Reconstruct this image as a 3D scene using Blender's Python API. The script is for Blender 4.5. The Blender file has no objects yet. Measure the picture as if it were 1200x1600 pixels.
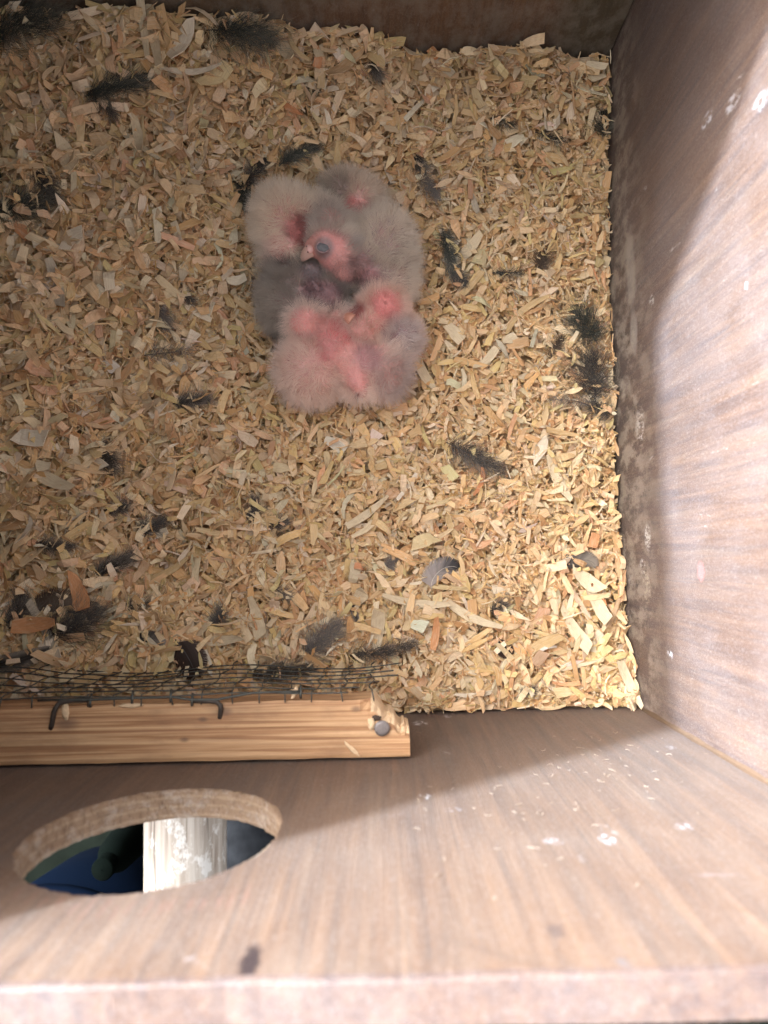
import bpy, bmesh, math, random
import numpy as np
from mathutils import Vector, Matrix, Quaternion, noise

random.seed(7)
rng = np.random.default_rng(7)
S = bpy.context.scene
COL = S.collection

# ------------------------------------------------------------------ camera
D = 0.42                        # camera height above the bedding (metres)
FPX = 1110.0                    # focal length for a 1600 px tall picture
PX, PY = 600.0, 800.0
_d = Vector(((596 - PX) / FPX, -(870 - PY) / FPX, -1.0)).normalized()      # straight down, in camera axes
_X = Vector((1.0, 0.02, 0.0)); _X = (_X - _d * _X.dot(_d)).normalized()
_Z = -_d
_Y = _Z.cross(_X)
ROT = Matrix((_X, _Y, _Z))      # camera axes -> world axes
CAM = Vector((0, 0, D))

cam = bpy.data.cameras.new('camera')
cam.sensor_fit = 'VERTICAL'
cam.sensor_height = 24.0
cam.lens = 24.0 * FPX / 1600.0
cam.clip_start = 0.005
cam.clip_end = 50
cam.dof.use_dof = True
cam.dof.focus_distance = D
cam.dof.aperture_fstop = cam.lens / 2.6
cam_o = bpy.data.objects.new('camera', cam)
COL.objects.link(cam_o)
cam_o.matrix_world = Matrix.Translation(CAM) @ ROT.to_4x4()
S.camera = cam_o

# ------------------------------------------------------------------ light
SUN_DIR = Vector((1.0, -0.48, -0.727)).normalized()     # the way the light travels
SUN_EL = math.asin(-SUN_DIR.z)
SUN_AZ = math.atan2(-SUN_DIR.x, -SUN_DIR.y)             # compass angle of the sun, from +Y towards +X
world = bpy.data.worlds.new('World')
S.world = world
world.use_nodes = True
wn = world.node_tree.nodes
wl = world.node_tree.links
bg = wn['Background']
sky = wn.new('ShaderNodeTexSky')
sky.sky_type = 'NISHITA'
sky.sun_disc = False
sky.sun_elevation = SUN_EL
sky.sun_rotation = SUN_AZ
sky.dust_density = 6.0
sky.air_density = 0.35
sky.ozone_density = 0.0
hsv = wn.new('ShaderNodeHueSaturation'); hsv.inputs['Saturation'].default_value = 0.12     # hazy, nearly white sky
wl.new(sky.outputs[0], hsv.inputs['Color']); wl.new(hsv.outputs[0], bg.inputs[0])
bg.inputs[1].default_value = 0.15
sl = bpy.data.lights.new('sun', 'SUN')
sl.energy = 3.0
sl.angle = math.radians(2.8)
sl.color = (0.64, 0.81, 1.0)
so = bpy.data.objects.new('sun', sl)
COL.objects.link(so)
so.rotation_euler = SUN_DIR.to_track_quat('-Z', 'Y').to_euler()
S.view_settings.view_transform = 'Standard'
S.view_settings.look = 'None'
S.view_settings.gamma = 1.0
S.view_settings.exposure = 2.92
S.cycles.max_bounces = 8
S.cycles.diffuse_bounces = 6
S.cycles.transparent_max_bounces = 6

# ------------------------------------------------------------------ helpers
def ray(px, py):
    return ROT @ Vector(((px - PX) / FPX, -(py - PY) / FPX, -1.0))

def at(px, py, z=0.0):
    v = ray(px, py)
    return CAM + v * ((z - D) / v.z)

def tag(o, label=None, cat=None, group=None, kind=None):
    if label: o['label'] = label
    if cat: o['category'] = cat
    if group: o['group'] = group
    if kind: o['kind'] = kind
    return o

def empty(name, loc, rz=0.0):
    o = bpy.data.objects.new(name, None)
    o.location = loc
    o.rotation_euler = (0, 0, rz)
    o.empty_display_size = 0.01
    COL.objects.link(o)
    return o

def link(name, me, mats=None, parent=None, smooth=False):
    if mats is not None:
        for m in (mats if isinstance(mats, (list, tuple)) else [mats]):
            me.materials.append(m)
    if smooth:
        me.polygons.foreach_set('use_smooth', [True] * len(me.polygons))
    o = bpy.data.objects.new(name, me)
    COL.objects.link(o)
    if parent: o.parent = parent
    return o

def obj_bm(name, bm, mats, parent=None, smooth=False):
    me = bpy.data.meshes.new(name)
    bmesh.ops.recalc_face_normals(bm, faces=bm.faces)
    bm.to_mesh(me); bm.free()
    return link(name, me, mats, parent, smooth)

def mesh_np(name, V, F, nper, attrs=()):
    """V (n,3) floats, F (m,nper) ints; attrs: (name, type, data) on points."""
    me = bpy.data.meshes.new(name)
    me.vertices.add(len(V)); me.vertices.foreach_set('co', np.ascontiguousarray(V, dtype=np.float32).ravel())
    me.loops.add(F.size); me.loops.foreach_set('vertex_index', np.ascontiguousarray(F, dtype=np.int32).ravel())
    me.polygons.add(len(F))
    me.polygons.foreach_set('loop_start', np.arange(0, F.size, nper, dtype=np.int32))
    me.polygons.foreach_set('use_smooth', [False] * len(F))
    me.update(calc_edges=True)
    for n, t, d in attrs:
        a = me.attributes.new(n, t, 'POINT')
        a.data.foreach_set('color' if t == 'FLOAT_COLOR' else 'vector' if t == 'FLOAT_VECTOR' else 'value', np.ascontiguousarray(d, dtype=np.float32).ravel())
    return me

def box_bm(x0, x1, y0, y1, z0, z1, cuts=0, bev=0.0):
    bm = bmesh.new()
    bmesh.ops.create_cube(bm, size=1)
    for v in bm.verts:
        v.co = ((x0 + x1) / 2 + v.co.x * (x1 - x0), (y0 + y1) / 2 + v.co.y * (y1 - y0), (z0 + z1) / 2 + v.co.z * (z1 - z0))
    if bev:
        bmesh.ops.bevel(bm, geom=bm.edges[:], offset=bev, segments=2, affect='EDGES')
    return bm

def tube(bm, pts, r, n=8, cap=True):
    """r: number or list"""
    rs = r if isinstance(r, (list, tuple)) else [r] * len(pts)
    pts = [Vector(p) for p in pts]
    rings = []
    up = Vector((0.123, 0.456, 0.88)).normalized()
    for i, p in enumerate(pts):
        t = (pts[min(i + 1, len(pts) - 1)] - pts[max(i - 1, 0)]).normalized()
        a = t.cross(up).normalized(); b = t.cross(a)
        rings.append([bm.verts.new(p + (a * math.cos(k * 2 * math.pi / n) + b * math.sin(k * 2 * math.pi / n)) * rs[i]) for k in range(n)])
    for i in range(len(rings) - 1):
        for k in range(n):
            bm.faces.new((rings[i][k], rings[i][(k + 1) % n], rings[i + 1][(k + 1) % n], rings[i + 1][k]))
    if cap:
        bm.faces.new(rings[0]); bm.faces.new(rings[-1])

# ------------------------------------------------------------------ node helpers
class NT:
    def __init__(s, name):
        s.m = bpy.data.materials.new(name); s.m.use_nodes = True
        s.t = s.m.node_tree; s.n = s.t.nodes; s.l = s.t.links
        s.b = s.n['Principled BSDF']; s.out = s.n['Material Output']
    def set(s, node, key, v):
        i = node.inputs[key]
        if hasattr(v, 'is_output') or isinstance(v, bpy.types.NodeSocket): s.l.new(v, i)
        else:
            if isinstance(v, (tuple, list)) and len(v) == 3 and i.type == 'RGBA': v = (*v, 1)
            i.default_value = v
    def coord(s, which='Object', scale=(1, 1, 1), loc=(0, 0, 0)):
        tc = s.n.new('ShaderNodeTexCoord'); mp = s.n.new('ShaderNodeMapping')
        s.l.new(tc.outputs[which], mp.inputs[0]); mp.inputs['Scale'].default_value = scale; mp.inputs['Location'].default_value = loc
        return mp.outputs[0]
    def mapv(s, vec, scale=(1, 1, 1), loc=(0, 0, 0)):
        mp = s.n.new('ShaderNodeMapping'); s.l.new(vec, mp.inputs[0]); mp.inputs['Scale'].default_value = scale; mp.inputs['Location'].default_value = loc
        return mp.outputs[0]
    def noise(s, vec, scale, detail=4, rough=0.5, dist=0.0, col=False):
        k = s.n.new('ShaderNodeTexNoise'); s.l.new(vec, k.inputs['Vector'])
        k.inputs['Scale'].default_value = scale; k.inputs['Detail'].default_value = detail
        k.inputs['Roughness'].default_value = rough; k.inputs['Distortion'].default_value = dist
        return k.outputs['Color' if col else 'Fac']
    def ramp(s, fac, stops, interp='LINEAR'):
        r = s.n.new('ShaderNodeValToRGB'); r.color_ramp.interpolation = interp
        e = r.color_ramp.elements
        while len(e) < len(stops): e.new(0.5)
        for el, (p, c) in zip(e, stops):
            el.position = p; el.color = (c, c, c, 1) if isinstance(c, (int, float)) else (*c, 1)
        s.l.new(fac, r.inputs[0]); return r.outputs[0]
    def mix(s, f, a, b, mode='MIX'):
        k = s.n.new('ShaderNodeMix'); k.data_type = 'RGBA'; k.blend_type = mode
        s.set(k, 0, f); s.set(k, 6, a); s.set(k, 7, b); return k.outputs[2]
    def math(s, op, a, b=0.0, clamp=False):
        k = s.n.new('ShaderNodeMath'); k.operation = op; k.use_clamp = clamp
        s.set(k, 0, a); s.set(k, 1, b); return k.outputs[0]
    def attr(s, name, out='Color'):
        k = s.n.new('ShaderNodeAttribute'); k.attribute_name = name; return k.outputs[out]
    def bump(s, h, strength=0.3, dist=0.001):
        k = s.n.new('ShaderNodeBump'); k.inputs['Strength'].default_value = strength; k.inputs['Distance'].default_value = dist
        s.l.new(h, k.inputs['Height']); s.l.new(k.outputs[0], s.b.inputs['Normal'])
    def spot(s, co, centre, radii, soft=0.35):
        """1 inside an ellipsoid-shaped mark of the surface, 0 outside"""
        v = s.n.new('ShaderNodeVectorMath'); v.operation = 'SUBTRACT'; s.l.new(co, v.inputs[0]); v.inputs[1].default_value = centre
        w = s.n.new('ShaderNodeVectorMath'); w.operation = 'DIVIDE'; s.l.new(v.outputs[0], w.inputs[0]); w.inputs[1].default_value = radii
        q = s.n.new('ShaderNodeVectorMath'); q.operation = 'LENGTH'; s.l.new(w.outputs[0], q.inputs[0])
        r = s.n.new('ShaderNodeMapRange'); r.interpolation_type = 'SMOOTHSTEP'
        s.l.new(q.outputs['Value'], r.inputs[0]); r.inputs[1].default_value = 1 + soft; r.inputs[2].default_value = 1 - soft
        r.inputs[3].default_value = 0; r.inputs[4].default_value = 1
        return r.outputs[0]

def mat_simple(name, col, rough=0.6, metal=0.0, spec=0.5, var=0.25, scale=400, bump=0.15):
    t = NT(name); co = t.coord()
    n = t.noise(co, scale, 5, 0.6)
    c = t.mix(n, tuple(x * (1 - var) for x in col), tuple(min(1, x * (1 + var)) for x in col))
    t.set(t.b, 'Base Color', c); t.set(t.b, 'Roughness', rough); t.set(t.b, 'Metallic', metal); t.set(t.b, 'Specular IOR Level', spec)
    t.bump(n, bump, 0.0005)
    return t.m

def mat_plywood(name, axis='x', marks=(), pale=0.0, dirt=None, film_col=(0.38, 0.33, 0.27), k=1.0):
    # streaks: long pale and dark runs of grain
    """vertical-grain plywood; axis = the horizontal axis that runs along the panel"""
    t = NT(name); co = t.coord()
    a = 1.0
    sc = (1, 1, 0.05)
    g1 = t.noise(t.mapv(co, sc), 260, 6, 0.65, 0.4)
    g2 = t.noise(t.mapv(co, (1, 1, 0.014), (3, 1, 2)), 1000, 4, 0.7)
    g3 = t.noise(t.mapv(co, (1, 1, 0.10), (7, 2, 5)), 38, 4, 0.6, 1.2)
    base = t.ramp(g1, [(0.30, (0.032 * k, 0.0105 * k, 0.0032 * k)), (0.5, (0.066 * k, 0.0275 * k, 0.0105 * k)), (0.70, (0.105 * k, 0.050 * k, 0.022 * k))])
    base = t.mix(t.ramp(g3, [(0.38, 0.0), (0.66, 0.32)]), base, (0.090 * k, 0.043 * k, 0.019 * k))
    pores = t.ramp(g2, [(0.30, 1.0), (0.40, 0.0)])
    base = t.mix(t.math('MULTIPLY', pores, 0.8), base, (0.022, 0.010, 0.006))
    g4 = t.noise(t.mapv(co, (1, 1, 0.07), (5, 5, 1)), 120, 5, 0.7, 0.3)
    base = t.mix(t.ramp(g4, [(0.52, 0.0), (0.75, 0.22)]), base, (0.20, 0.145, 0.10))
    base = t.mix(t.ramp(g4, [(0.28, 0.22), (0.42, 0.0)]), base, (0.055, 0.024, 0.014))
    film = t.noise(co, 22, 5, 0.65)
    filmf = t.ramp(film, [(0.42, 0.0 + pale), (0.74, 0.08 + pale)])
    base = t.mix(filmf, base, film_col)
    sp = t.noise(t.mapv(co, (1, 1, 0.5)), 1700, 3, 0.7)
    base = t.mix(t.ramp(sp, [(0.50, 0.0), (0.74, 0.18)]), base, (0.44, 0.41, 0.40))
    sc2 = t.noise(t.mapv(co, (1, 1, 0.35), (4, 4, 4)), 130, 6, 0.75, .6)
    base = t.mix(t.ramp(sc2, [(0.66, 0.0), (0.76, 0.45)]), base, (0.55, 0.54, 0.53))
    ms = t.noise(co, 330, 3, 0.6, col=True)
    wob = t.n.new('ShaderNodeVectorMath'); wob.operation = 'MULTIPLY_ADD'; t.l.new(ms, wob.inputs[0]); wob.inputs[1].default_value = (0.004,) * 3
    t.l.new(co, wob.inputs[2])
    off = t.n.new('ShaderNodeVectorMath'); off.operation = 'SUBTRACT'; t.l.new(wob.outputs[0], off.inputs[0]); off.inputs[1].default_value = (0.002,) * 3
    brk = t.ramp(t.noise(t.mapv(co, (1, 1, .5), (2, 2, 7)), 420, 4, .7), [(.47, 0.0), (.58, 1.0)])
    for c, r, colr, st in marks:
        f = t.spot(off.outputs[0], c, r)
        if colr[0] > .45: f = t.math('MULTIPLY', f, brk)
        base = t.mix(t.math('MULTIPLY', f, st), base, colr)
    if dirt:      # grime and crusted dust low on the panel, where the bedding rubs: (z of the top of it, colour, strength)
        sep = t.n.new('ShaderNodeSeparateXYZ'); t.l.new(co, sep.inputs[0])
        dn = t.noise(co, 60, 6, 0.7)
        for z0, z1, colr, st, lo, hi in dirt:
            mr = t.n.new('ShaderNodeMapRange'); t.l.new(sep.outputs['Z'], mr.inputs[0])
            mr.inputs[1].default_value = z1; mr.inputs[2].default_value = z0; mr.inputs[3].default_value = 0; mr.inputs[4].default_value = 1
            f = t.math('MULTIPLY', mr.outputs[0], t.ramp(t.noise(t.mapv(co, (1, 1, .7), (z0 * 50, 3, 1)), 75, 6, 0.72), [(lo, 0.0), (hi, 1.0)]))
            base = t.mix(t.math('MULTIPLY', f, st), base, colr)
    t.set(t.b, 'Base Color', base)
    t.set(t.b, 'Roughness', t.ramp(film, [(0.3, 0.42), (0.7, 0.62)]))
    t.set(t.b, 'Specular IOR Level', 0.22)
    t.set(t.b, 'Sheen Weight', 0.05); t.set(t.b, 'Sheen Roughness', 0.5)
    hh = t.math('ADD', t.math('MULTIPLY', g2, 0.6), t.math('MULTIPLY', sp, 0.6))
    t.bump(hh, 0.55, 0.0006)
    return t.m

# ------------------------------------------------------------------ the box
XR, XL, YF, YB = 0.1485, -0.219, -0.0908, 0.308
ZT, ZB = 0.2605, -0.055
TH = 0.0118
WHITE = (0.52, 0.52, 0.55)
def on_front(px, py):
    v = ray(px, py); return CAM + v * (YF / v.y)
def on_right(px, py):
    v = ray(px, py); return CAM + v * (XR / v.x)

def fmark(px, py, rx, rz, col, st):
    p = on_front(px, py); return ((p.x, p.y, p.z), (rx, 0.02, rz), col, st)
def rmark(px, py, ry, rz, col, st):
    p = on_right(px, py); return ((p.x, p.y, p.z), (0.02, ry, rz), col, st)
fm = [fmark(390, 1508, .0022, .0085, (0.022, 0.010, 0.009), 1.0),
      fmark(662, 1245, .0022, .0035, WHITE, .8), fmark(705, 1265, .0035, .002, WHITE, .35),
      fmark(645, 1105, .0035, .003, WHITE, .6), fmark(655, 1130, .004, .005, (0.6, .57, .56), .7), fmark(700, 1120, .002, .004, WHITE, .4),
      fmark(950, 1312, .0022, .004, WHITE, .75), fmark(865, 1315, .003, .003, WHITE, .45), fmark(1070, 1292, .003, .003, WHITE, .5),
      fmark(1048, 1168, .002, .003, WHITE, .3), fmark(870, 1455, .002, .003, (.05, .035, .035), .5),
      fmark(973, 1503, .0010, .0016, (.12, .1, .1), .8), fmark(120, 1552, .0012, .0012, (.15, .12, .12), .6), fmark(1120, 1367, .006, .0008, (.2, .15, .14), .6),
      fmark(300, 1500, .002, .002, WHITE, .2)]
for i in range(17):     # torn brown fibres below the rim of the hole
    a = 30 + i * 22 + random.uniform(-6, 6)
    yy = 1395 + 22 * math.sin(math.pi * min(1, max(0, i / 16))) + random.uniform(0, 10)
    fm.append(fmark(a, yy, .0007, random.uniform(.003, .006), (0.16, 0.085, 0.06), .65))
rm = [rmark(1095, 893, .0042, .0030, (0.30, 0.10, 0.09), .85), rmark(1105, 188, .003, .005, WHITE, .6), rmark(1190, 158, .003, .006, WHITE, .4),
      rmark(1047, 1023, .0022, .003, WHITE, .9), rmark(1145, 160, .003, .006, WHITE, .4), rmark(1000, 665, .010, .006, (.5, .46, .43), .6),
      rmark(1012, 840, .007, .004, (.58, .55, .52), .75), rmark(1004, 885, .004, .004, (.58, .55, .52), .7), rmark(985, 900, .006, .005, (.5, .46, .43), .6),
      rmark(1018, 470, .003, .003, (.5, .48, .44), .6), rmark(985, 420, .022, .007, (.42, .37, .32), .35), rmark(1165, 440, .003, .001, WHITE, .9),
      rmark(1010, 915, .009, .005, (.5, .42, .3), .45), rmark(990, 520, .012, .006, (.42, .37, .32), .4)]
GRN = (0.055, 0.060, 0.038)
M_front = mat_plywood('front_plywood', 'x', fm, pale=0.085, film_col=(.39, .36, .32), k=1.3)
M_right = mat_plywood('right_plywood', 'y', rm, pale=0.07, film_col=(.34, .34, .37), dirt=[(-.02, .05, (.34, .28, .22), 1.0, .46, .58), (-.03, .012, (.05, .038, .026), .8, .3, .6)])
M_back = mat_plywood('back_plywood', 'x', [((.14, YB, .03), (.03, .05, .06), GRN, .6), ((-.12, YB, .05), (.09, .05, .02), GRN, .4)], pale=.08, k=1.5,
                     dirt=[(-.01, .11, (.26, .22, .18), .75, .44, .60), (-.04, .05, (.045, .037, .025), .9, .3, .55)])
M_left = mat_plywood('left_plywood', 'y', [((XL, .2, .02), (.05, .12, .03), GRN, .8)])
M_edge = mat_plywood('plywood_edge', 'x', [], pale=0.10, film_col=(.30, .30, .33))

nest_box = empty('nest_box', (0, 0, ZB))
tag(nest_box, 'open wooden nest box of worn brown plywood seen from above', 'nest box')
def in_box(o):
    o.parent = nest_box; o.location = (0, 0, -ZB); return o

def grid_panel(name, x0, x1, y0, y1, z0, z1, mat, bev=0.0012):
    return in_box(obj_bm(name, box_bm(x0, x1, y0, y1, z0, z1, bev=bev), mat))

# front panel with its round entrance hole
HX, HZ, HA, HB = -0.0775, 0.1745, 0.0412, 0.0442
def front_panel():
    bm = bmesh.new()
    n = 180
    x0, x1, z0, z1 = XL - TH, XR + 0.10, ZB, ZT
    x1 = XR + TH
    angs = [2 * math.pi * k / n for k in range(n)]
    for cx, cz in ((x0, z0), (x1, z0), (x1, z1), (x0, z1)):
        a = math.atan2(cz - HZ, cx - HX) % (2 * math.pi)
        j = min(range(n), key=lambda k: abs((angs[k] - a + math.pi) % (2 * math.pi) - math.pi)); angs[j] = a
    angs.sort()
    def jit(a, s):
        return 0.0009 * noise.noise(Vector((math.cos(a) * 9, math.sin(a) * 9, s))) + 0.0007 * noise.noise(Vector((math.cos(a) * 40, math.sin(a) * 40, s)))
    def rect(a, inset):
        dx, dz = math.cos(a), math.sin(a)
        c = []
        if dx > 1e-9: c.append((x1 - inset - HX) / dx)
        if dx < -1e-9: c.append((x0 + inset - HX) / dx)
        if dz > 1e-9: c.append((z1 - inset - HZ) / dz)
        if dz < -1e-9: c.append((z0 + inset - HZ) / dz)
        t = min(c); return HX + dx * t, HZ + dz * t
    prof = []
    ys_hole = [(YF, .0009), (YF - .0003, .0003), (YF - .0010, .0), (YF - TH * .35, -.0002), (YF - TH * .5, .0002), (YF - TH * .7, -.0001), (YF - TH + .0015, .0002), (YF - TH + .0004, .0008), (YF - TH, .0018)]
    rings = []
    def ring_rect(y, inset):
        r = []
        for a in angs:
            x, z = rect(a, inset); zz = z
            if z > z1 - .004: zz = z + .0005 * noise.noise(Vector((x * 40, y * 60, 3))) + .0003 * noise.noise(Vector((x * 260, y * 60, 3)))
            r.append(bm.verts.new((x, y + (.0004 * noise.noise(Vector((x * 90, 1, z * 30))) if z > z1 - .004 else 0), zz)))
        return r
    rings.append(ring_rect(YF - .0012, .0)); rings.append(ring_rect(YF - .0003, .0004)); rings.append(ring_rect(YF, .0018)); rings.append(ring_rect(YF, .02))
    for y, dr in ys_hole:
        rings.append([bm.verts.new((HX + math.cos(a) * (HA + dr + jit(a, y * 700)), y, HZ + math.sin(a) * (HB + dr + jit(a, y * 700)))) for a in angs])
    rings.append(ring_rect(YF - TH, .002)); rings.append(ring_rect(YF - TH + .0012, .0))
    N = len(rings)
    for i in range(N):
        A, B = rings[i], rings[(i + 1) % N]
        edge = i >= N - 1
        for k in range(n):
            f = bm.faces.new((A[k], A[(k + 1) % n], B[(k + 1) % n], B[k]))
            if edge or i in (0, 1): f.material_index = 1
            elif 4 <= i <= 11: f.material_index = 2
    return obj_bm('front_panel', bm, [M_front, M_edge, M_rim])
def mat_rim():
    t = NT('hole_rim_wood'); co = t.coord()
    sep = t.n.new('ShaderNodeSeparateXYZ'); t.l.new(co, sep.inputs[0])
    wob = t.noise(t.mapv(co, (1, 6, 1)), 90, 4, .7)
    y = t.math('ADD', sep.outputs['Y'], t.math('MULTIPLY', wob, .0022))
    ply = t.math('SINE', t.math('MULTIPLY', y, 1750.0))
    g = t.noise(t.mapv(co, (1, .4, 1)), 700, 5, .75)
    c = t.mix(t.ramp(ply, [(.2, 0.0), (.8, 1.0)]), (.24, .155, .10), (.29, .20, .13))
    c = t.mix(t.ramp(g, [(.30, .8), (.48, 0.0)]), c, (.09, .05, .032))
    c = t.mix(t.ramp(t.noise(co, 160, 6, .75), [(.48, 0.0), (.70, .5)]), c, (.46, .40, .35))
    t.set(t.b, 'Base Color', c); t.set(t.b, 'Roughness', .8); t.set(t.b, 'Specular IOR Level', .2)
    t.bump(t.math('ADD', g, t.math('MULTIPLY', ply, .12)), 1.0, .0012)
    return t.m
M_rim = mat_rim()
in_box(front_panel())
grid_panel('right_panel', XR, XR + TH, YF + .0004, YB + TH, ZB, ZT - .001, M_right)
grid_panel('left_panel', XL - TH, XL, YF + .0004, YB + TH, ZB, ZT - .001, M_left)
grid_panel('back_panel', XL + .0004, XR - .0004, YB, YB + TH - .0006, ZB, ZT - .0015, M_back)
grid_panel('floor_panel', XL + .0004, XR - .0004, YF + .0006, YB - .0004, ZB + .0005, ZB + .009, M_back)
grid_panel('shadow_panel', XL - TH, XR + TH, YB - .048, YB + TH + .01, ZT, ZT + .009, M_back)  # unseen panel added over the back; its edge sets the right wall's shadow
grid_panel('shadow_rail', XL - TH + .001, XL + .069, YF + .012, YB - .0485, ZT, ZT + .009, M_left)  # unseen rail added on the left, widened to raise the shadow line
# bead of filler up the corner between right and front panel
def corner_bead():
    bm = bmesh.new(); prev = None
    for i in range(60):
        z = ZB + .012 + (ZT - .014 - ZB - .012) * i / 59
        w = .0018 + .0008 * noise.noise(Vector((z * 60, 2, 0)))
        vs = [bm.verts.new((XR - w, YF + .0001, z)), bm.verts.new((XR - w * .35, YF + w * .35, z)), bm.verts.new((XR - .0001, YF + w, z))]
        if prev:
            for k in range(2): bm.faces.new((prev[k], prev[k + 1], vs[k + 1], vs[k]))
        prev = vs
    return in_box(obj_bm('corner_bead', bm, mat_simple('bead_wood', (.10, .06, .036), .6, scale=260)))
corner_bead()

# ------------------------------------------------------------------ batten, nail, staples, wire mesh
def mat_pine():
    t = NT('pine_batten'); co = t.coord()
    warp = t.noise(t.mapv(co, (.25, 1, 1)), 30, 3, 0.5)
    bands = t.noise(t.mapv(co, (0.018, 1, 0.6)), 430, 4, 0.6, 0.5)
    fine = t.noise(t.mapv(co, (0.03, 1, 1)), 1500, 3, 0.6)
    c = t.ramp(bands, [(0.34, (0.25, 0.115, 0.05)), (0.45, (0.40, 0.21, 0.10)), (0.54, (0.54, 0.32, 0.165)), (0.7, (0.62, 0.40, 0.22))])
    c = t.mix(t.ramp(fine, [(.3, .35), (.6, 0)]), c, (.34, .19, .11))
    st = t.noise(t.mapv(co, (.5, 1, 1)), 55, 5, .65)
    c = t.mix(t.ramp(st, [(.50, 0), (.75, .55)]), c, (.20, .11, .065))
    for cx, cy, r in ((83, 1142, .004), (340, 1122, .0025), (555, 1118, .0018), (275, 1168, .0015), (305, 1135, .0016)):
        p = at(cx, cy, .11)
        c = t.mix(t.math('MULTIPLY', t.spot(co, (p.x, p.y, p.z), (r * 1.3, r * .7, .03), .6), .7), c, (.14, .08, .055))
    t.set(t.b, 'Base Color', c); t.set(t.b, 'Roughness', .62); t.set(t.b, 'Specular IOR Level', .35)
    t.bump(t.math('ADD', t.math('MULTIPLY', bands, .9), t.math('MULTIPLY', fine, .5)), .55, .0006)
    return t.m
M_pine = mat_pine()
M_torn = mat_simple('torn_pine', (.62, .44, .27), .8, scale=700, var=.3, bump=.6)
BZ = 0.097                       # top face of the batten
def batten():
    bm = bmesh.new()
    # outline in picture order, turned into places on the batten's top plane
    near = YF + .0015
    ns = 90
    xl = XL + .004
    xr = at(641, 1180, BZ).x
    yb0 = at(300, 1099, BZ).y
    
    def back_y(x):
        px_ = 0
        # broken corner: the back edge falls away towards the right end
        t0 = at(585, 1086, BZ).x
        y = yb0 + .0006 * noise.noise(Vector((x * 30, 0, 0))) + .0003 * noise.noise(Vector((x * 160, 5, 0)))
        if x > t0:
            u = (x - t0) / (xr - t0)
            y -= .0135 * (u ** 0.8) + .0014 * abs(noise.noise(Vector((x * 900, 7, 0)))) + (.0016 if int(u * 5) % 2 else 0)
        return y
    cols = []
    for i in range(ns + 1):
        u = i / ns
        u = 1 - (1 - u) ** 1.6
        x = xl + (xr - xl) * u
        yb = back_y(x); yf = near + .0003 * noise.noise(Vector((x * 60, 3, 0)))
        col = []
        m = 14
        for j in range(m + 1):
            v = j / m
            y = yf + (yb - yf) * v
            z = BZ + .00025 * noise.noise(Vector((x * 25, y * 400, 0)))
            t0 = at(560, 1086, BZ).x
            if x > t0 and v > .72:    # splintered wane at the broken corner
                z -= (v - .72) / .28 * .006 * min(1, (x - t0) / .008) * (1 + .7 * noise.noise(Vector((x * 500, y * 900, 1))))
            if j in (0, m): z -= .0007
            col.append(bm.verts.new((x, y, z)))
        cols.append(col)
    t0 = at(575, 1086, BZ).x
    for i in range(ns):
        for j in range(m):
            f = bm.faces.new((cols[i][j], cols[i][j + 1], cols[i + 1][j + 1], cols[i + 1][j]))
            if cols[i][j].co.x > t0 and j / m > .72: f.material_index = 1
    zb = BZ - .021
    low = [(bm.verts.new((c[0].co.x, c[0].co.y, zb)), bm.verts.new((c[-1].co.x, c[-1].co.y, zb))) for c in cols]
    for i in range(ns):
        bm.faces.new((cols[i][0], cols[i + 1][0], low[i + 1][0], low[i][0]))
        f = bm.faces.new((cols[i][-1], low[i][1], low[i + 1][1], cols[i + 1][-1]))
        if cols[i][0].co.x > t0: f.material_index = 1
        bm.faces.new((low[i][0], low[i + 1][0], low[i + 1][1], low[i][1]))
    bm.faces.new(cols[0] + [low[0][1], low[0][0]]); bm.faces.new(list(reversed(cols[-1])) + [low[-1][0], low[-1][1]])
    return in_box(obj_bm('batten', bm, [M_pine, M_torn]))
bat = batten()
M_steel = mat_simple('nail_steel', (.22, .19, .18), .6, .6, var=.3, scale=900)
M_wire = mat_simple('tarnished_wire', (.085, .085, .075), .5, .55, var=.5, scale=800, bump=.4)
M_rust = mat_simple('dark_staple_steel', (.07, .055, .045), .55, .5, var=.5, scale=900, bump=.5)
def nail():
    bm = bmesh.new()
    p = at(597, 1137, BZ)
    r = .0035
    prof = [(0.0001, .0012), (r * .6, .00115), (r * .93, .0010), (r, .0005), (r * .96, -.0002), (.0014, -.0006), (.0014, -.004)]
    prev = None
    for rr, z in prof:
        ring = [bm.verts.new((p.x + math.cos(a * math.pi / 12) * rr, p.y + math.sin(a * math.pi / 12) * rr, BZ + z + .0006 + math.cos(a * math.pi / 12) * rr * -.06)) for a in range(24)]
        if prev:
            for k in range(24): bm.faces.new((prev[k], prev[(k + 1) % 24], ring[(k + 1) % 24], ring[k]))
        else: bm.faces.new(ring)
        prev = ring
    return obj_bm('nail_head', bm, M_steel, bat, True)
nail()
# torn hollow and loose splinter beside the nail
def lump(name, p, r, sc, mat, parent, seed=0, sub=3, amp=.35, rot=0):
    bm = bmesh.new(); bmesh.ops.create_icosphere(bm, subdivisions=sub, radius=1)
    c, s_ = math.cos(rot), math.sin(rot)
    for v in bm.verts:
        k = 1 + amp * noise.noise(v.co * 1.7 + Vector((seed, 0, 0)))
        x, y, z = v.co * k * r; x *= sc[0]; y *= sc[1]; z *= sc[2]
        v.co = (p.x + x * c - y * s_, p.y + x * s_ + y * c, p.z + z)
    return obj_bm(name, bm, mat, parent, True)
lump('torn_fibre', at(580, 1131, BZ) + Vector((0, 0, .0001)), .0022, (.8, 1.3, .45), M_torn, bat, 3)
lump('knot_hole', at(588, 1122, BZ) + Vector((0, 0, -.0001)), .0018, (1.2, .8, .25), mat_simple('dark_knot', (.05, .03, .02), .9), bat, 5)
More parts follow.
